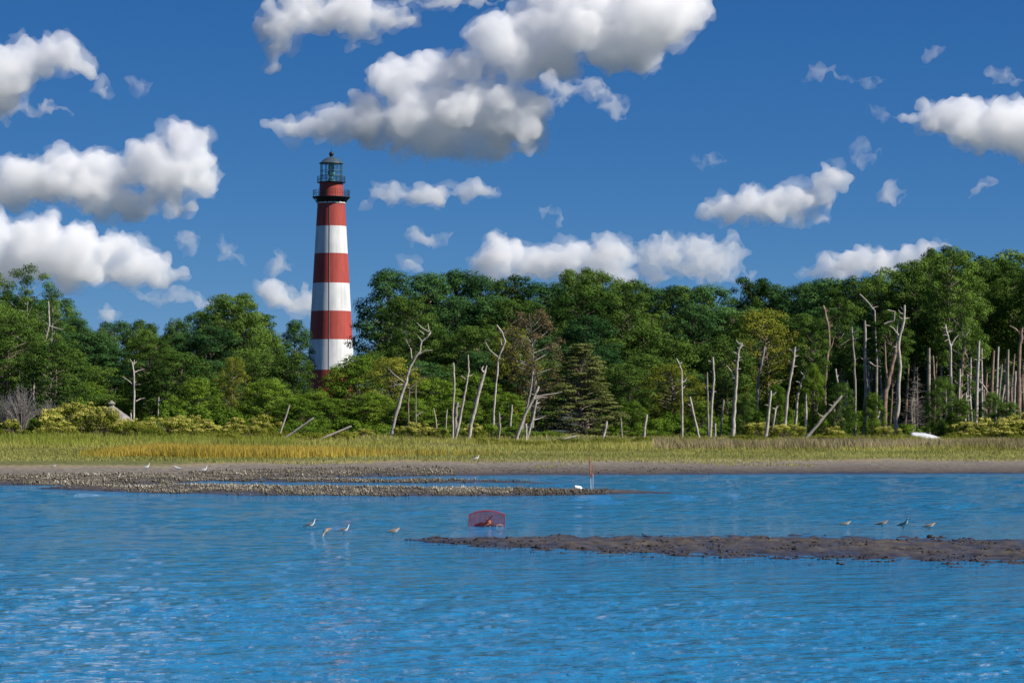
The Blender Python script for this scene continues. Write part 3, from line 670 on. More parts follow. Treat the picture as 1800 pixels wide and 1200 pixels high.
# ---------------------------------------------------------------- dead trees at the marsh edge
RD = random.Random(17)
def dead(name, label, Y, pts, w0, w1, br=(), mat=None, stubs=0, group=None, ground=True):
    """pts: pixel polyline from foot to tip, w0/w1: widths in pixels, br: branches (pixel polylines)"""
    k = Y/FPX; mat = mat or M_BLEACH
    P = [at(x, y, Y) for x, y in pts]
    if ground:
        d = (P[0]-P[1]); z0 = gz(P[0].x, Y)-.15
        if P[0].z > z0: P[0] = P[0] + d*((P[0].z-z0)/max(-d.z, .2)) if abs(d.x) < abs(d.z)*1.5 else Vector((P[0].x, Y, z0+.1))
        else: P[0] = Vector((P[0].x, Y, z0))
    base = P[0].copy(); n = len(P)
    fine, rr = [], []
    L = [0]
    for i in range(n-1): L.append(L[-1]+(P[i+1]-P[i]).length)
    for i in range(n-1):
        for j in range(4):
            u = j/4; f = (L[i]+u*(L[i+1]-L[i]))/L[-1]
            fine.append(P[i].lerp(P[i+1], u)-base+Vector((RD.uniform(-1, 1), RD.uniform(-1, 1), 0))*w0*k*.10); rr.append((w0+(w1-w0)*f)*k*.44*RD.uniform(.84, 1.16))
    fine.append(P[-1]-base); rr.append(w1*k*.36)
    o = put(name, None, loc=base); tag(o, label, 'log' if 'log' in name else 'dead tree', group)
    pyd('trunk', *tube(fine, rr, 8, RD, .10), mat, o, smooth=True)
    for b_ in br:
        q = [at(x, y, Y)-base for x, y in b_]; dy = RD.uniform(-.5, .5)
        q = [v+Vector((0, dy*i/len(q), 0)) for i, v in enumerate(q)]
        ff, r2 = [], []
        wb_ = max(w1*.75, 2.4)*k*.5
        for i in range(len(q)-1):
            for j in range(3):
                ff.append(q[i].lerp(q[i+1], j/3)+Vector((RD.uniform(-1, 1), 0, RD.uniform(-1, 1)))*wb_*.25); r2.append(wb_*(1-.65*(i+j/3)/(len(q)-1)))
        ff.append(q[-1]); r2.append(wb_*.28)
        pyd('branch', *tube(ff, r2, 6, RD, .1), mat, o, smooth=True)
    for s in range(stubs):
        f = RD.uniform(.45, .99); i = min(int(f*(len(fine)-1)), len(fine)-2); s0 = fine[i]; sg = RD.choice((-1, 1)); l_ = RD.uniform(4, 11)*k
        pyd('branch', *tube([s0, s0+Vector((sg*l_*.6, RD.uniform(-.3, .3)*l_, l_*.25)), s0+Vector((sg*l_, RD.uniform(-.4, .4)*l_, l_*RD.uniform(.2, .9)))], [1.3*k, .9*k, .3*k], 5), mat, o, smooth=True)
    return o
DT = 'dead_tree'
dead(DT, 'big leaning bleached dead tree with a twisted many-forked top', 222, [(687,770),(696,727),(714,671),(718,652),(728,632),(738,617),(741,600),(752,592),(757,582)], 7.5, 3.2, [[(724,630),(722,613),(713,597)],[(738,622),(748,616),(762,615)],[(718,657),(732,647),(739,641)],[(741,600),(735,590)],[(753,583),(740,575),(732,566)],[(754,583),(752,568)],[(745,588),(737,580)],[(712,672),(698,662),(682,647)],[(710,676),(697,676),(690,679)]])
dead(DT, 'slender orange-tinged dead sapling with a forked right arm beside the big leaning tree', 226, [(718,745),(718,707),(720,684),(730,675),(748,661)], 3.8, 2, [[(721,690),(732,688),(742,690)],[(718,705),(711,698)],[(719,683),(716,676)]], M_RUST)
dead(DT, 'thin grey dead pole with one low right branch beside the orange sapling', 228, [(731,743),(731,700),(731,672)], 3, 2, [[(731,732),(745,721)]], M_GREYWOOD)
dead(DT, 'tall thin straight dead trunk, the slimmest of the white cluster', 218, [(796,775),(796,727),(799,673),(797,637)], 4.6, 3.4)
dead(DT, 'leaning dead trunk with a y-shaped tip in the white cluster', 217, [(800,778),(809,734),(817,692),(822,665),(824,648),(823,623)], 6.5, 2.6, [[(819,667),(814,663),(810,660)],[(821,663),(832,657)]])
dead('dead_stump', 'broken dark-topped stump squeezed inside the white trunk cluster', 219, [(799,772),(801,735),(803,716),(805,706)], 8, 5.5, (), M_GREYWOOD, 3)
dead(DT, 'stout leaning white dead trunk with a broken clawed tip', 215, [(824,781),(828,744),(836,717),(845,675),(852,655)], 8.5, 6, [[(852,656),(846,649),(850,643)],[(852,656),(856,642)]])
dead(DT, 'tall dead tree with a kinked top and a long curved left arm', 230, [(866,768),(869,707),(873,665),(876,630),(883,613),(888,600),(883,585),(873,571)], 5.2, 3.2, [[(875,627),(861,615),(852,599),(857,595)],[(882,607),(880,598),(883,590)],[(886,586),(895,575)],[(876,631),(883,630)]])
dead('dead_stump', 'short knobbly stump below the kinked tall dead tree', 214, [(876,778),(879,748),(877,725)], 4.2, 3.4, (), M_GREYWOOD, 3)
dead('dead_stump', 'straight pale pole between the knobbly stump and the heavy leaning trunk', 226, [(896,760),(898,735),(900,711)], 4.4, 3.6)
dead('dead_stump', 'small curved white stub between the thin poles and the white cluster', 226, [(767,745),(766,735),(762,717)], 3.4, 2)
dead('dead_stump', 'small upright pale stub just left of the white cluster', 226, [(784,745),(785,730),(786,719)], 3.6, 2.6)
dead(DT, 'heavy smooth white dead trunk leaning right with long side branches', 218, [(910,766),(923,729),(937,702),(947,679)], 8, 5.5, [[(943,698),(960,694),(988,689)],[(940,701),(952,699),(961,698)]])
dead(DT, 'dead trunk rising behind the heavy white leaning trunk', 226, [(914,768),(925,719),(931,694),(936,661),(937,652)], 5.2, 3.6, (), M_GREYWOOD)
dead('dead_stump', 'short upright stub at the foot of the heavy white leaning trunk', 214, [(925,778),(925,760),(924,744)], 5.2, 4.4)
dead(DT, 'ragged dead trunk with many snapped stubs right of the heavy white trunk', 222, [(928,768),(933,748),(939,728),(943,703),(946,694)], 5.4, 3.4, [[(942,717),(950,716)],[(944,709),(950,707)],[(938,738),(947,736),(960,730)]], None, 4)
dead('fallen_log', 'pale log lying on the grass below the olive cedar', 212, [(969,778),(990,772),(1015,766)], 4.6, 4, (), None, 0, None, False)
dead('dead_stump', 'short leaning stump right of the olive cedar', 222, [(1060,769),(1064,755),(1067,740)], 5.4, 4.8)
dead('dead_stump', 'thin grey stump between two leaning stumps right of the cedar', 224, [(1093,768),(1092,750),(1091,734)], 3.8, 3.2, (), M_GREYWOOD)
dead('dead_stump', 'slightly leaning stump alone in the gap before the curved thin trunk', 222, [(1132,767),(1134,748),(1137,728)], 5.2, 4.4)
dead(DT, 'slim dead trunk whose tip curves to the left', 224, [(1199,766),(1199,694),(1198,650),(1189,630)], 5.2, 3, (), None, 3)
dead(DT, 'short dead trunk leaning left beside the curved-tip trunk', 226, [(1227,762),(1219,729),(1213,697)], 5.2, 4.2, [[(1216,715),(1209,710)]])
dead(DT, 'left one of a close pair of straight dead trunks', 228, [(1245,761),(1244,694),(1243,654)], 4.4, 3.4, (), M_GREYWOOD, 2)
dead(DT, 'taller one of a close pair of straight dead trunks', 227, [(1249,761),(1251,713),(1255,667),(1253,627)], 5.6, 3.8, (), None, 4)
dead('dead_stump', 'thin stump in the shade right of the close pair of trunks', 232, [(1268,752),(1270,725),(1272,702)], 4.4, 4, (), M_GREYWOOD)
dead('dead_stump', 'knee-high stump at the foot of the close pair of trunks', 226, [(1257,762),(1257,752),(1257,744)], 5, 4.4)
dead(DT, 'thick dead trunk with a shaggy splintered top and a left arm', 226, [(1288,762),(1291,723),(1294,675),(1296,642),(1299,616),(1304,602)], 8.5, 4, [[(1293,665),(1285,652),(1278,642)]], None, 16)
dead('dead_stump', 'small grey stump right of the shaggy-topped dead trunk', 234, [(1308,745),(1308,730),(1308,711)], 4.4, 3.8, (), M_GREYWOOD)
dead(DT, 'dead trunk vanishing up into the yellow-green tree', 240, [(1331,752),(1331,709),(1333,667),(1340,631),(1344,608)], 6.4, 4.6, (), M_GREYWOOD, 5)
dead(DT, 'dead trunk with a bright white foot', 226, [(1346,765),(1352,723),(1355,686)], 7, 4.6, (), None, 3)
dead('dead_stump', 'hooked thin dead trunk beside the white-footed trunk', 228, [(1357,761),(1363,719),(1368,713)], 4.6, 3.6, (), None, 2)
dead(DT, 'right-leaning dead trunk bristling with snapped twigs', 227, [(1379,759),(1385,694),(1393,646),(1398,609)], 6.6, 4.2, (), None, 11)
dead(DT, 'bent dead trunk with a knobbed tip right of the bristling trunk', 234, [(1397,752),(1403,693),(1410,667),(1419,650)], 6.4, 4.4, (), None, 4)
dead(DT, 'short straight pole before the knobbed bent trunk', 228, [(1416,762),(1417,725),(1417,691)], 5.2, 4.4, (), None, 1)
dead(DT, 'thick broken-off trunk behind the leaning pale log', 238, [(1430,752),(1434,720),(1438,693)], 7.4, 6.2, (), M_GREYWOOD, 1)
dead(DT, 'tall reddish dead trunk with a twisting ragged upper stem', 240, [(1450,758),(1450,680),(1453,633),(1458,600),(1456,575),(1450,548),(1447,537)], 7, 5, [[(1453,625),(1462,608),(1466,592)],[(1456,580),(1463,568)]], M_RUST, 9)
dead('fallen_log', 'pale dead trunk leaning far to the right against standing poles', 222, [(1425,761),(1445,737),(1460,720),(1480,695)], 7, 4.6, (), None, 4)
dead('dead_stump', 'stump just right of the leaning pale log', 230, [(1467,761),(1466,738),(1466,715)], 5.4, 4.8, (), M_GREYWOOD)
dead(DT, 'slim tall dead trunk with a slight s-bend in front of the dark wood', 230, [(1503,762),(1503,669),(1501,621),(1497,574)], 6, 3.8, (), M_GREYWOOD, 3)
dead(DT, 'tall dead trunk with a long drooping right branch', 232, [(1519,762),(1522,693),(1521,633),(1520,563)], 8.4, 5.4, [[(1525,635),(1537,643),(1549,645)],[(1521,572),(1530,573)]], M_GREYWOOD, 5)
dead(DT, 'slanting bleached dead top crossing the crowns above the drooping branch trunk', 244, [(1540,758),(1541,640),(1537,546),(1524,530),(1511,517)], 6, 4, [[(1537,556),(1528,549)],[(1538,575),(1532,570)]], M_GREYWOOD, 3)
dead(DT, 'thickest dark dead trunk of the right wood, forked at mid height', 236, [(1554,760),(1556,693),(1561,669),(1571,635),(1577,600)], 13, 7, [[(1560,672),(1556,640),(1555,600)]], M_RUST, 2)
dead(DT, 'tall twisting dead trunk with a curled arm beside the thickest trunk', 231, [(1573,763),(1579,705),(1582,645),(1579,601),(1588,570),(1590,536)], 8.6, 5, [[(1579,601),(1577,580),(1580,560)],[(1580,590),(1571,578),(1563,572)],[(1554,570),(1571,563),(1572,548),(1559,545)]], None, 7)
dead('dead_stump', 'pale slanting stump left of the thickest dark trunk', 240, [(1537,756),(1541,735),(1546,721)], 7, 6)
PL = 'straight bare pole among the dead trunks of the right wood'; PG = 'bare poles of the right wood'
for Y, pts, w0, w1, mt, st in [(238,[(1663,760),(1662,684)],6,5,M_GREYWOOD,2),(246,[(1633,752),(1633,611)],8,6.5,M_GREYWOOD,2),(242,[(1702,757),(1700,657)],6,5,M_GREYWOOD,2),(242,[(1730,757),(1729,684)],6,5,M_GREYWOOD,1),(246,[(1749,752),(1755,609)],6,5,M_BLEACH,3),(244,[(1770,754),(1772,614)],7,5.5,M_GREYWOOD,2),(250,[(1738,752),(1747,616)],8,6,M_RUST,2),(252,[(1652,755),(1655,640)],6,5,M_GREYWOOD,2),(254,[(1765,755),(1766,630)],6,5,M_RUST,2)]+[(RD.uniform(234,252),[(x,758),(x+RD.uniform(-5,5),(758+t_)/2+RD.uniform(-3,3)),(x+RD.uniform(-6,8),t_)],RD.uniform(4,6.5),RD.uniform(3,4.5),RD.choice([M_BLEACH,M_GREYWOOD,M_RUST]),3) for x,t_ in [(1590,640),(1604,668),(1641,625),(1681,648),(1694,690),(1709,628),(1726,612),(1736,655),(1757,640),(1762,676),(1779,622),(1784,652),(1799,630),(1530,640),(1546,610),(1490,668),(1474,648)]]:
    dead(DT, PL, Y, pts, w0, w1, (), mt, st, PG)
dead(DT, 'pole with a forked bleached top left of the reddish leaning trunk', 236, [(1673,762),(1671,669),(1671,608),(1664,585),(1662,570)], 6.4, 4, [[(1671,608),(1680,594),(1686,588)],[(1668,596),(1660,600)]], None, 6)
dead(DT, 'thick reddish trunk broken into a swollen splintered head', 240, [(1684,758),(1690,655),(1693,625),(1696,592)], 8.5, 7, [[(1692,645),(1702,655),(1713,664)],[(1695,620),(1702,632)]], M_RUST, 8)
dead(DT, 'grey dead trunk with a limb broken across it in the right wood', 233, [(1715,760),(1718,669),(1721,599)], 7.4, 5.6, [[(1719,668),(1727,675),(1738,692)],[(1717,690),(1724,684),(1731,690)]], None, 5)
dead(DT, 'broad dead trunk at the right border of the wood', 240, [(1789,756),(1793,614),(1797,575)], 10, 6.5, [[(1795,590),(1786,578),(1775,572)]], M_RUST, 3)
dead(DT, 'short forked dead trunk with raised arms above the shingled roof', 236, [(235,745),(236,694),(235,652),(232,636)], 6, 3, [[(234,676),(225,668),(216,662)],[(237,654),(244,651),(252,648)],[(235,642),(228,630)],[(239,705),(246,701),(254,699)],[(235,641),(236,632)],[(237,677),(247,675)]], M_BLEACH, 2)
dead('dead_stump', 'short pale stump beside the forked dead trunk', 232, [(231,745),(230,735),(230,725)], 3.6, 3)
dead(DT, 'small y-shaped dead stem between the roof and the lighthouse', 240, [(278,745),(278,720),(279,697)], 3.8, 2.6, [[(279,706),(287,700)]])
dead(DT, 'bowed white dead trunk hanging in the tall left pines', 251, [(60,745),(58,690),(62,618),(80,597),(87,570),(85,529)], 5.4, 3.4, [[(80,597),(70,612),(60,622)],[(84,572),(100,577),(112,579)],[(83,645),(92,632),(97,625)],[(80,618),(105,615),(114,616)]])
dead(DT, 'thin leaning dead pole left of the lighthouse foot', 212, [(488,776),(499,742),(509,711)], 4.4, 3.2)
dead('fallen_log', 'long pale pole lying at a slant in the marsh grass', 210, [(491,777),(520,757),(552,734)], 4.6, 3.6, (), None, 0, None, False)
dead('fallen_log', 'pale log tilted up out of the grass before the lighthouse bush', 212, [(564,772),(590,761),(618,749)], 5.6, 5, [[(576,770),(572,776)]], None, 0, None, False)
dead('fallen_log', 'short pale log lying flat before the big leaning dead tree', 206, [(660,779),(672,778),(684,778)], 3, 2.6, (), None, 0, None, False)

# ---------------------------------------------------------------- pavilion among the shrubs
M_SHING = plain('grey_shingles', (.24, .22, .21), .9, .3, 4); M_POST = plain('weathered_posts', (.30, .26, .22), .85, .3, 3)
c = at(196, 712, 246); z0 = gz(c.x, 246)-.05; pv = put('pavilion', None, loc=(c.x, 246, z0)); tag(pv, 'small round pavilion with a grey shingled roof half hidden by yellow shrubs', 'pavilion')
ztop = at(193, 714, 246).z-z0; zev = at(193, 741, 246).z-z0; RR = 2.1
for k in range(8):
    a0, a1 = 2*math.pi*k/8, 2*math.pi*(k+1)/8; am = (a0+a1)/2
    pyd('post', *boxv(-.07, .07, -.07, .07, 0, zev), M_POST, pv, loc=(1.7*math.cos(a0), 1.7*math.sin(a0), 0))
    for j in range(5):          # shingle courses, each lapping the one below
        f0_, f1_ = j/5, (j+1)/5+.03
        def rp(a, f, lift): r_ = RR*(1-f)+.22*f; return (r_*math.cos(a), r_*math.sin(a), zev+(ztop-zev)*f+lift)
        V = [rp(a0, f0_, .05), rp(a1, f0_, .05), rp(a1, f1_, .012), rp(a0, f1_, .012), rp(a0, f0_, .0), rp(a1, f0_, .0), rp(a1, f1_, -.02), rp(a0, f1_, -.02)]
        pyd('shingle_course', V, [(0,1,2,3),(7,6,5,4),(0,4,5,1),(1,5,6,2),(2,6,7,3),(3,7,4,0)], M_SHING, pv)
pyd('rail', *ring(1.7, .95, .05, 8, 5), M_POST, pv)
cu = pyd('cupola', *lathe([(.24, ztop-.05), (.24, ztop+.22)], 8), M_POST, pv); pyd('cupola_roof', *lathe([(.36, ztop+.22), (.2, ztop+.38), (.04, ztop+.52)], 8), M_SHING, cu)

# ---------------------------------------------------------------- overturned white boat in the marsh
M_BOAT = plain('white_gelcoat', (.60, .61, .62), .35, .05, 2, spec=.5)
Yb = 204; c = at(1635, 769, Yb); bo = put('rowing_boat', None, loc=(c.x, Yb, gz(c.x, Yb)+.05)); tag(bo, 'white skiff turned upside down in the marsh grass below the grey conifer', 'boat')
bo.rotation_euler = (R(4), R(4), R(-8)); bo.scale = (1.08, 1.08, 1.25)
V, Fq = [], []
ns, nw = 14, 9; Lb = 2.55
for i in range(ns):
    f = i/(ns-1); x = (f-.5)*Lb; wd = .60*(1-max(0, (f-.45)/.55)**2.2)*(.86+.14*min(1, f*3)); hh_ = .50-.10*max(0, (f-.5))**1.5
    for j in range(nw):
        a = math.pi*j/(nw-1); V.append((x+.10*math.sin(a)*(f-.5), -wd*math.cos(a), .04+hh_*(math.sin(a)**.55 if 0 < j < nw-1 else 0)*(1 if f < .35 else 1-((f-.35)/.65)**1.5*.75)))
for i in range(ns-1):
    for j in range(nw-1): Fq.append((i*nw+j, (i+1)*nw+j, (i+1)*nw+j+1, i*nw+j+1))
Fq.append(tuple(range(nw))); Fq.append(tuple((ns-1)*nw+j for j in range(nw-1, -1, -1)))
pyd('hull', V, Fq, M_BOAT, bo, smooth=True)
for s in (-1, 1):
    pyd('gunwale', *tube([((i/(ns-1)-.5)*Lb, s*(.61*(1-max(0, (i/(ns-1)-.45)/.55)**2.2)*(.86+.14*min(1, i/(ns-1)*3))+.01), .03) for i in range(ns)], [.03]*ns, 5), M_BOAT, bo)
pyd('keel', *boxv(-Lb*.46, -Lb*.12, -.02, .02, .50, .58), M_BOAT, bo)

# ---------------------------------------------------------------- crab pot in the shallows
M_WIRE = plain('red_coated_wire', (.30, .04, .06), .5, .25, 8); M_ORANGE = plain('orange_float', (.55, .16, .03), .5, .3, 9); M_PALEW = plain('pale_wood', (.55, .38, .24), .7, .25, 9); M_DARKW = plain('wet_dark_weed', (.03, .025, .02), .4, .4, 9)
Yc = 57.6; kc = Yc/FPX; c = at(856, 922, Yc); pot = put('crab_pot', None, loc=(c.x, Yc, -.02)); tag(pot, 'arched red wire crab pot standing in the shallow water', 'crab pot')
WX, HZ, DY = .37, .25, .28
def arch(u): return HZ+.075*(1-u*u)
for yy, nm in ((-DY, 'front_mesh'), (DY, 'back_mesh')):
    ps = []
    for i in range(29):
        u = -1+i/14; ps.append(tube([(u*WX, yy, -.06), (u*WX*(1-.05), yy, arch(u))], [0.0029]*2, 3))
    for j in range(13):
        z_ = -.04+j*(HZ+.04)/12; ps.append(tube([(-WX, yy, z_), (0, yy-.004, z_+.05*j/12), (WX, yy, z_)], [0.0029]*3, 3))
    pyd(nm, *join(ps), M_WIRE, pot)
ps = []
for i in range(25):
    yy = -DY+2*DY*i/24; ps.append(tube([(u*WX*.95, yy, arch(u)) for u in (-1, -.6, -.2, .2, .6, 1)], [0.0029]*6, 3))
for i in range(17):
    u = -1+i/8; ps.append(tube([(u*WX*.95, -DY, arch(u)), (u*WX*.95, DY, arch(u))], [0.0029]*2, 3))
pyd('top_mesh', *join(ps), M_WIRE, pot)
for sx_ in (-1, 1):
    ps = [tube([(sx_*WX, -DY+2*DY*i/12, -.06), (sx_*WX*.95, -DY+2*DY*i/12, arch(1))], [0.0029]*2, 3) for i in range(13)]
    ps += [tube([(sx_*WX, -DY, -.04+j*.045), (sx_*WX, DY, -.04+j*.045)], [0.0029]*2, 3) for j in range(7)]
    pyd('side_mesh', *join(ps), M_WIRE, pot)
for yy in (-DY, DY):
    pyd('frame_bar', *tube([(-WX, yy, -.06), (-WX*.95, yy, arch(1))]+[(u*WX*.95, yy, arch(u)+.004) for u in (-.6, -.2, .2, .6)]+[(WX*.95, yy, arch(1)), (WX, yy, -.06)], [.007]*8, 5), M_WIRE, pot)
st_ = put('driftwood', None, loc=(c.x+.03, Yc-.05, -.03)); tag(st_, 'orange-brown forked wood piece caught inside the red crab pot', 'driftwood')
pyd('slab', *tube([(.02, 0, 0), (.0, .0, .12), (-.02, .02, .18)], [.05, .055, .02], 7), M_ORANGE, st_, smooth=True)
pyd('stick', *tube([(-.03, -.03, .13), (.04, -.05, .2), (.09, -.06, .245)], [.02, .018, .016], 6), M_RUST, st_, smooth=True)
pyd('end_block', *tube([(-.07, -.1, .02), (0.0, -.14, .06), (.03, -.15, .03)], [.022, .026, .012], 6), M_PALEW, st_, smooth=True)
wd = pyd('weed_clump', *tube([(-.22, -.05, .01), (-.1, -.08, .05), (.08, -.06, .035), (.26, -.04, .01)], [.03, .05, .04, .02], 7, RD, .35), M_DARKW, None, loc=(c.x-.03, Yc, -.01)); tag(wd, 'dark weed clump lying on the floor of the red crab pot', 'weed')
s2 = pyd('wood_scrap', *tube([(0, 0, 0), (.06, -.01, .03), (.12, 0, .01)], [.03, .028, .012], 6), M_PALEW, None, loc=(c.x+.20, Yc-.08, -.005), smooth=True); tag(s2, 'pale wood scrap in the right corner of the red crab pot', 'driftwood')

# ---------------------------------------------------------------- marker stakes and the white jug on the oyster bar
M_STO = plain('orange_stake', (.40, .15, .08), .6, .25, 6); M_STW = plain('white_stake', (.62, .62, .62), .6, .15, 6)
Ys = 88.0; c = at(1039, 862, Ys)
for k, (dx, tilt, h1, h2, w, lab) in enumerate([(0, -.035, .45, 1.12, .018, 'taller orange and white marker stake on the tip of the oyster bar'), (.055, .005, .60, .86, .011, 'thinner white stake standing close beside the orange marker stake')]):
    z0 = gz(c.x+dx, Ys)-.1
    so = put('marker_stake', None, loc=(c.x+dx, Ys, z0)); tag(so, lab, 'stake'); so.rotation_euler.y = tilt
    pyd('lower_pole', *tube([(0, 0, 0), (0, 0, h1+.1)], [w*.8, w*.8], 8), M_STW, so, smooth=True)
    pyd('upper_pole', *tube([(0, 0, h1+.1+.001), (.004, 0, (h1+h2)/2+.1), (0, 0, h2+.1)], [w, w, w*.9], 8), M_STO if k == 0 else M_STO, so, smooth=True)
    if k == 0: pyd('ribbon', *tube([(w, 0, .62), (.045, 0, .66), (.08, .01, .64), (.09, 0, .60)], [.012, .02, .018, .004], 5), M_STO, so)
M_JUG = plain('white_plastic', (.80, .82, .84), .3, .05, 6, spec=.5)
c = at(1016, 863, 86.2); jg = put('plastic_jug', None, loc=(c.x, 86.2, gz(c.x, 86.2)+.055)); tag(jg, 'white plastic jug lying on the oyster bar beside the stakes', 'jug'); jg.rotation_euler = (0, R(98), R(10)); jg.scale = (.8, .8, .8)
pyd('body', *lathe([(.02, -.15), (.075, -.145), (.085, -.12), (.085, .06), (.07, .12), (.03, .16), (.026, .18)], 16), M_JUG, jg, smooth=True)
pyd('cap', *lathe([(.03, .182), (.03, .205)], 12), M_JUG, jg)
pyd('handle', *tube([(0, .06, .11), (0, .11, .06), (0, .105, -.01), (0, .08, -.04)], [.012]*4, 6), M_JUG, jg)

# ---------------------------------------------------------------- birds
def bird_mat(name, back, belly):
    m, t, b = new_mat(name); tc = N(t, 'ShaderNodeTexCoord'); s_ = N(t, 'ShaderNodeSeparateXYZ'); t.links.new(tc.outputs['Generated'], s_.inputs[0])
    g_ = N(t, 'ShaderNodeSeparateXYZ'); t.links.new(tc.outputs['Normal'], g_.inputs[0])
    nz = noise_node(t, 60, 3); f = math_node(t, 'ADD', math_node(t, 'MULTIPLY', g_.outputs[2], .5), math_node(t, 'ADD', math_node(t, 'MULTIPLY', nz.outputs[0], .3), math_node(t, 'MULTIPLY_ADD', s_.outputs[0], -.6, .45)))
    r_ = ramp(t, f, [(0, belly), (.14, belly), (.24, back)]); t.links.new(r_.outputs[0], b.inputs['Base Color']); b.inputs['Roughness'].default_value = .8; return m
BM = {'grey': bird_mat('grey_plumage', (.12, .11, .10), (.72, .70, .66)), 'tan': bird_mat('tan_plumage', (.24, .17, .11), (.58, .50, .40)), 'gull': bird_mat('gull_plumage', (.42, .43, .45), (.85, .85, .84))}
M_BILL = plain('dark_bill', (.03, .028, .025), .5); M_LEG = plain('grey_legs', (.16, .14, .10), .6)
POSE = {  # body line from tail tip to crown (x, z, half width, half height), leg roots, bill
 'stand': ([(-.50,.44,.012,.010),(-.36,.47,.05,.04),(-.20,.50,.105,.10),(-.02,.53,.135,.135),(.14,.57,.12,.125),(.23,.66,.072,.075),(.27,.76,.055,.055),(.29,.86,.058,.056),(.335,.90,.058,.055),(.385,.885,.035,.035),(.405,.88,.012,.012)], [(.395,.882),(.47,.872),(.55,.858)]),
 'feed': ([(-.34,.66,.012,.010),(-.26,.62,.05,.04),(-.14,.58,.105,.10),(.0,.53,.135,.13),(.12,.46,.12,.11),(.20,.36,.07,.07),(.24,.27,.055,.055),(.27,.20,.057,.055),(.29,.16,.05,.05),(.305,.12,.028,.028),(.31,.105,.012,.012)], [(.307,.115),(.325,.05),(.34,-.02)]),
 'hunch': ([(-.52,.42,.012,.010),(-.38,.45,.05,.04),(-.20,.48,.11,.10),(-.02,.50,.145,.135),(.13,.53,.13,.125),(.22,.60,.085,.085),(.28,.66,.066,.064),(.34,.675,.058,.055),(.385,.665,.035,.035),(.405,.66,.012,.012)], [(.395,.662),(.48,.64),(.56,.61)]),
}
def bird(label, px, py, Y, size, pose, kind, face=1, yaw=0, group=None, name='shorebird', lift=None, cat='bird'):
    line, bill = POSE[pose]; c = at(px, py, Y)
    z0 = lift if lift is not None else max(gz(c.x, Y), -.03)
    o = put(name, None, loc=(c.x, Y, z0)); size *= 1.22; o.scale = (size, size, size); o.rotation_euler.z = (0 if face > 0 else math.pi)+yaw; tag(o, label, cat, group)
    V, Fq, sg = [], [], 12
    for i, (x, z, hw, hh_) in enumerate(line):
        p0, p1 = line[max(i-1, 0)], line[min(i+1, len(line)-1)]; d = Vector((p1[0]-p0[0], 0, p1[1]-p0[1])).normalized(); u = Vector((-d.z, 0, d.x))
        for k in range(sg):
            a = 2*math.pi*k/sg; V.append(Vector((x, 0, z))+Vector((0, 1, 0))*hw*math.cos(a)+u*hh_*math.sin(a))
    for j in range(len(line)-1):
        for k in range(sg): Fq.append((j*sg+k, j*sg+(k+1) % sg, (j+1)*sg+(k+1) % sg, (j+1)*sg+k))
    Fq.append(tuple(range(sg-1, -1, -1))); Fq.append(tuple((len(line)-1)*sg+k for k in range(sg)))
    pyd('body', V, Fq, BM[kind], o, smooth=True)
    pyd('bill', *tube([(x, 0, z) for x, z in bill], [.022, .014, .006], 6), M_BILL if kind != 'gull' else M_ORANGE, o, smooth=True)
    hx, hz = line[-3][0], line[-3][1]
    for s in (-1, 1):
        pyd('wing', [(.14, s*.118, .58), (.02, s*.145, .60), (-.16, s*.125, .55), (-.40, s*.05, .47), (-.47, s*.02, .445), (-.30, s*.10, .45), (-.1, s*.142, .46), (.10, s*.135, .49)] if pose != 'feed' else [(.12, s*.115, .52), (.02, s*.14, .60), (-.12, s*.12, .63), (-.28, s*.05, .65), (-.34, s*.02, .66), (-.22, s*.10, .56), (-.06, s*.142, .50), (.08, s*.13, .45)], [tuple(range(8))] if s > 0 else [tuple(range(7, -1, -1))], BM[kind], o)
        pyd('leg', *tube([(.0, s*.055, .42), (-.035, s*.06, .22), (.005, s*.062, 0.0), (.005, s*.062, -.25)], [.022, .013, .012, .010], 5), M_LEG, o)
        pyd('eye', ICO2[0]*.011+np.array([hx+.02, s*.05, hz+.01]), [tuple(int(i) for i in f) for f in ICO2[1]], M_BILL, o)
    return o
bird('grey shorebird standing upright in the shallows, farthest from the mud bar', 545, 933, 55.6, .235, 'stand', 'grey', 1, .15, None, 'shorebird', -.06)
bird('pale shorebird with its head down probing the water', 574, 944, 52.4, .235, 'feed', 'tan', -1, .5, None, 'shorebird', -.05)
bird('grey shorebird wading between the probing bird and the mud bar tip', 605, 942, 53.0, .215, 'stand', 'grey', 1, .3, None, 'shorebird', -.05)
bird('tan shorebird hunched at the tip of the mud bar', 692, 943, 52.2, .235, 'hunch', 'tan', 1, .2, None, 'shorebird', -.05)
bird('brown shorebird wading alone off the mud bar, apart from three others', 1487, 923, 57.5, .21, 'hunch', 'tan', 1, .2, None, 'shorebird', -.08)
bird('tan shorebird beside the upright pale bird off the mud bar', 1551, 926, 56.6, .235, 'hunch', 'tan', 1, -.2, None, 'shorebird', -.06)
bird('upright pale-breasted bird among the waders off the mud bar', 1588, 930, 55.8, .255, 'stand', 'tan', 1, -.7, None, 'shorebird', -.07)
bird('hunched tan shorebird just behind the dark clod on the mud bar', 1634, 931, 55.2, .24, 'hunch', 'tan', 1, 0, None, 'shorebird', -.06)
for px, Y, sz in ((257, 110, .30), (311, 110, .29), (358, 110, .31)):
    bird('white gull standing on the far oyster bank left of the channel', px, 830, Y, sz, 'stand' if px != 311 else 'hunch', 'gull', 1 if px != 311 else -1, .2, 'white gulls on the far oyster bank', 'gull')
bird('small white bird far left on the oyster bank', 94, 829, 112, .2, 'hunch', 'gull', 1, 0, None, 'gull')
bird('white gull alone on the bare mud beyond the channel', 837, 822, 131, .3, 'stand', 'gull', 1, .2, None, 'gull')
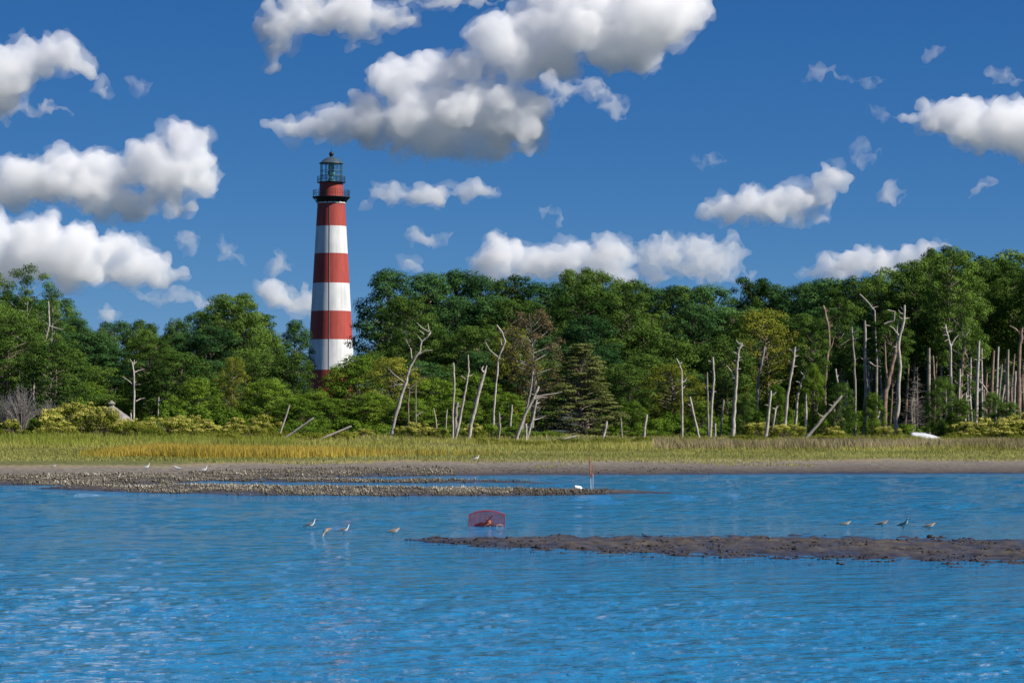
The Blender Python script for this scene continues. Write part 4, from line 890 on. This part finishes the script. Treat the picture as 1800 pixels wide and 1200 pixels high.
def clod(px, py, Y, r_, label):
    c = at(px, py, Y); v = ICO2[0]*np.array([r_, r_*.8, r_*.6]); v = v*(1+.35*fbm(ICO2[0]*1.7+px, 3))[:, None]
    o = pyd('mud_clod', v, [tuple(int(i) for i in f) for f in ICO2[1]], M_DARKW, None, loc=(c.x, Y, gz(c.x, Y)+r_*.3), smooth=True); tag(o, label, 'mud clod')
clod(1636, 944, 51.4, .085, 'large dark clod on the mud bar in front of the hunched tan bird'); clod(1611, 946, 51.0, .05, 'smaller dark clod left of the large one on the mud bar')

# ---------------------------------------------------------------- oyster shells, weed clods, grasses (uncountable)
rs = np.random.RandomState(3)
def scatter(n, x0, x1, y0, y1):
    px = rs.uniform(x0, x1, n); py = rs.uniform(y0, y1, n); Y = FPX*EYE/(py-750); return (px-900)/FPX*Y, Y, px, py
M_OYS, t, b = new_mat('oyster_shell')
at_ = N(t, 'ShaderNodeAttribute', attribute_name='tone'); r_ = ramp(t, at_.outputs['Fac'], [(0, (.035, .03, .022)), (.45, (.12, .105, .075)), (.75, (.28, .25, .185)), (1, (.55, .51, .42))]); t.links.new(r_.outputs[0], b.inputs['Base Color']); b.inputs['Roughness'].default_value = .7
def shells(n, X, Y, Z, size, tone):
    a = rs.uniform(0, 6.283, n); tl = rs.uniform(0, .8, n); d = np.stack([np.sin(tl)*np.cos(a), np.sin(tl)*np.sin(a), np.cos(tl)], 1)
    s = np.cross(d, rs.normal(size=(n, 3))); s /= np.linalg.norm(s, axis=1)[:, None]; q = np.cross(d, s)
    L = size*(rs.uniform(.35, 1.0, n)+rs.rand(n)**4*1.2)[:, None]; P = np.stack([X, Y, Z], 1)
    V = np.stack([P-d*L*.3, P+s*L*.33+d*L*.45, P+d*L*1.0, P-s*L*.33+d*L*.4, P+q*L*.2+d*L*.4], 1).reshape(-1, 3)
    i = np.arange(n)[:, None]*5
    F_ = np.concatenate([i+np.array([[0, 1, 4]]), i+np.array([[1, 2, 4]]), i+np.array([[2, 3, 4]]), i+np.array([[3, 0, 4]]), i+np.array([[0, 3, 2]]), i+np.array([[0, 2, 1]])], 0)
    return V, F_, np.repeat(tone, 5)
def reef(name, label, n, x0, x1, y0, y1, zmin, zmax, size, tone_fn):
    X, Y, px, py = scatter(n, x0, x1, y0, y1); Z = ground_z(X, Y); pn = fbm(np.stack([X*.5, Y*.35, X*0], 1), 3)
    k = (Z > zmin) & (Z < zmax) & (pn+.6*fbm(np.stack([X*2.3, Y*1.2, X*0], 1), 2) > -.12+.5*(rs.rand(n)-.5)); X, Y, Z, px, py, pn = X[k], Y[k], Z[k], px[k], py[k], pn[k]
    V, F_, tn = shells(len(X), X, Y, Z, size, np.clip(tone_fn(px, py, Z, pn)+rs.uniform(-.3, .3, len(X)), 0, 1))
    o = put(name, leaf_mesh(name, V, F_, tn, M_OYS)); tag(o, label, 'oysters', kind='stuff')
reef('oyster_shells', 'pale oyster shells crowded over the long front bar', 36000, 60, 1080, 843, 873, .0, .6, .062, lambda px, py, Z, pn: np.where(px > 900, .22, .52)+.25*pn+(Z-.1)*1.5)
reef('oyster_shells', 'dark thin line of oyster clumps in the narrow channel', 5000, 370, 1010, 838, 850, .0, .16, .05, lambda px, py, Z, pn: np.where(px > 800, .05, .3)+.2*pn)
reef('oyster_shells', 'olive-brown oyster shells covering the far bank', 42000, -60, 800, 822, 852, .0, .23, .075, lambda px, py, Z, pn: .36+.35*pn)
reef('oyster_shells', 'scattered dark shells along the far waterline', 2500, 780, 1250, 826, 834, .0, .2, .05, lambda px, py, Z, pn: .2+.3*pn)
# weed clods on the near mud bar
X, Y, px, py = scatter(9000, 690, 1950, 932, 997); Z = ground_z(X, Y); pn = fbm(np.stack([X*1.1, Y*.5, X*0], 1), 3)
edge = (py-lerp(px, BARS['near'][0])) ; k = (Z > -.02) & ((pn > .12) | (edge > -8)); X, Y, Z = X[k], Y[k], Z[k]
n = len(X); ic = ico(1); sc_ = rs.uniform(.006, .024, n)
V = (ic[0][None]*(1+.3*rs.normal(size=(n, len(ic[0]), 1)))*sc_[:, None, None]*np.array([1.7, 1.2, .7])+np.stack([X, Y, Z], 1)[:, None]).reshape(-1, 3)
F_ = (ic[1][None]+(np.arange(n)*len(ic[0]))[:, None, None]).reshape(-1, 3)
wc_ = put('weed_clods', mesh_np('weed_clods', V, F_, M_DARKW)); tag(wc_, 'dark wet clods of weed and mud strewn over the near mud bar', 'weed', kind='stuff')

def grass(name, label, X, Y, hgt, wid, c_lo, c_hi, lean=.25):
    n = len(X); Z = ground_z(X, Y)-.02
    k = Z > .30+.26*fbm(np.stack([X*.13, Y*.1, X*0], 1), 3); X, Y, Z, hgt = X[k], Y[k], Z[k], hgt[k]; n = len(X)
    a = rs.uniform(0, 6.283, n); P = np.stack([X, Y, Z], 1); s = np.stack([np.cos(a), np.sin(a)*.6, a*0], 1)*wid
    tip = P+np.stack([rs.normal(size=n)*lean*hgt-.08*hgt, rs.normal(size=n)*lean*hgt, hgt], 1); mid = (P+tip)/2+np.stack([a*0, a*0, hgt*.06], 1)
    V = np.stack([P-s*.5, P+s*.5, mid+s*.42, tip, mid-s*.42], 1).reshape(-1, 3)
    F_ = np.arange(n*5).reshape(n, 5)
    me = leaf_mesh(name, V, F_, np.repeat(np.clip(.5*rs.rand(n)+.25+.9*patch(X, Y, .16, 60), 0, 1), 5), leaf_mat(name+'_blades', c_lo, c_hi, .3)); o = put(name, me); tag(o, label, 'grass', kind='stuff')
def area(n, x0, x1, Y0, Y1):
    Y = rs.uniform(Y0, Y1, n); px = rs.uniform(x0, x1, n); return (px-900)/FPX*Y, Y, px
def patch(X, Y, f, o=0): return fbm(np.stack([X*f+o, Y*f*.45, X*0], 1), 3)
X, Y, px = area(105000, -120, 1920, 124, 205); g = patch(X, Y, .15); k = (Y < 172+12*g); X, Y = X[k], Y[k]
grass('marsh_grass', 'short green marsh grass beyond the mud shore', X, Y, rs.uniform(.06, .17, len(X)), .03, (.25, .26, .06), (.52, .50, .15))
X, Y, px = area(70000, 140, 900, 133, 156); g = patch(X, Y, .2, 9)
lim = lerp(px, [(140,0),(160,1),(400,1),(560,.8),(680,.5),(800,.3),(900,0)]); k = (Y > 133.5+np.clip(px-330, 0, 400)/400*10+2.5*g) & (Y < 149+3*g) & (rs.rand(len(px)) < lerp(px, [(140,.1),(240,1),(400,.85),(520,.5),(650,.25),(780,.1),(900,.03)])) & (lim > 0); X, Y, px = X[k], Y[k], px[k]
grass('cordgrass', 'tall golden cordgrass belt along the left marsh front', X, Y, rs.uniform(.35, .66, len(X))*np.clip(.5+lerp(px, [(140,-.1),(280,.5),(620,.4),(900,.1)]), .3, 1), .03, (.22, .20, .03), (.60, .45, .09), .13)
X, Y, px = area(85000, -150, 1950, 165, 240); g = patch(X, Y, .12, 20)
grass('meadow_grass', 'mixed yellow-green grass between the marsh and the shrubs', X, Y, rs.uniform(.14, .42, len(X))*(1+.9*g), .03, (.26, .27, .055), (.56, .53, .15))
X, Y, px = area(26000, 1150, 1950, 168, 188); g = patch(X, Y, .22, 33); k = g > -.05; X, Y = X[k], Y[k]
grass('brown_sedge', 'pinkish brown sedge tufts in front of the right shrubs', X, Y, rs.uniform(.35, .7, len(X)), .04, (.24, .20, .10), (.50, .42, .24))
X, Y, px = area(22000, -120, 520, 172, 212); g = patch(X, Y, .2, 44); k = g > -.1; X, Y = X[k], Y[k]
grass('green_reeds', 'fresh green reeds below the left yellow shrubs', X, Y, rs.uniform(.28, .62, len(X)), .032, (.14, .19, .03), (.36, .40, .07), .16)
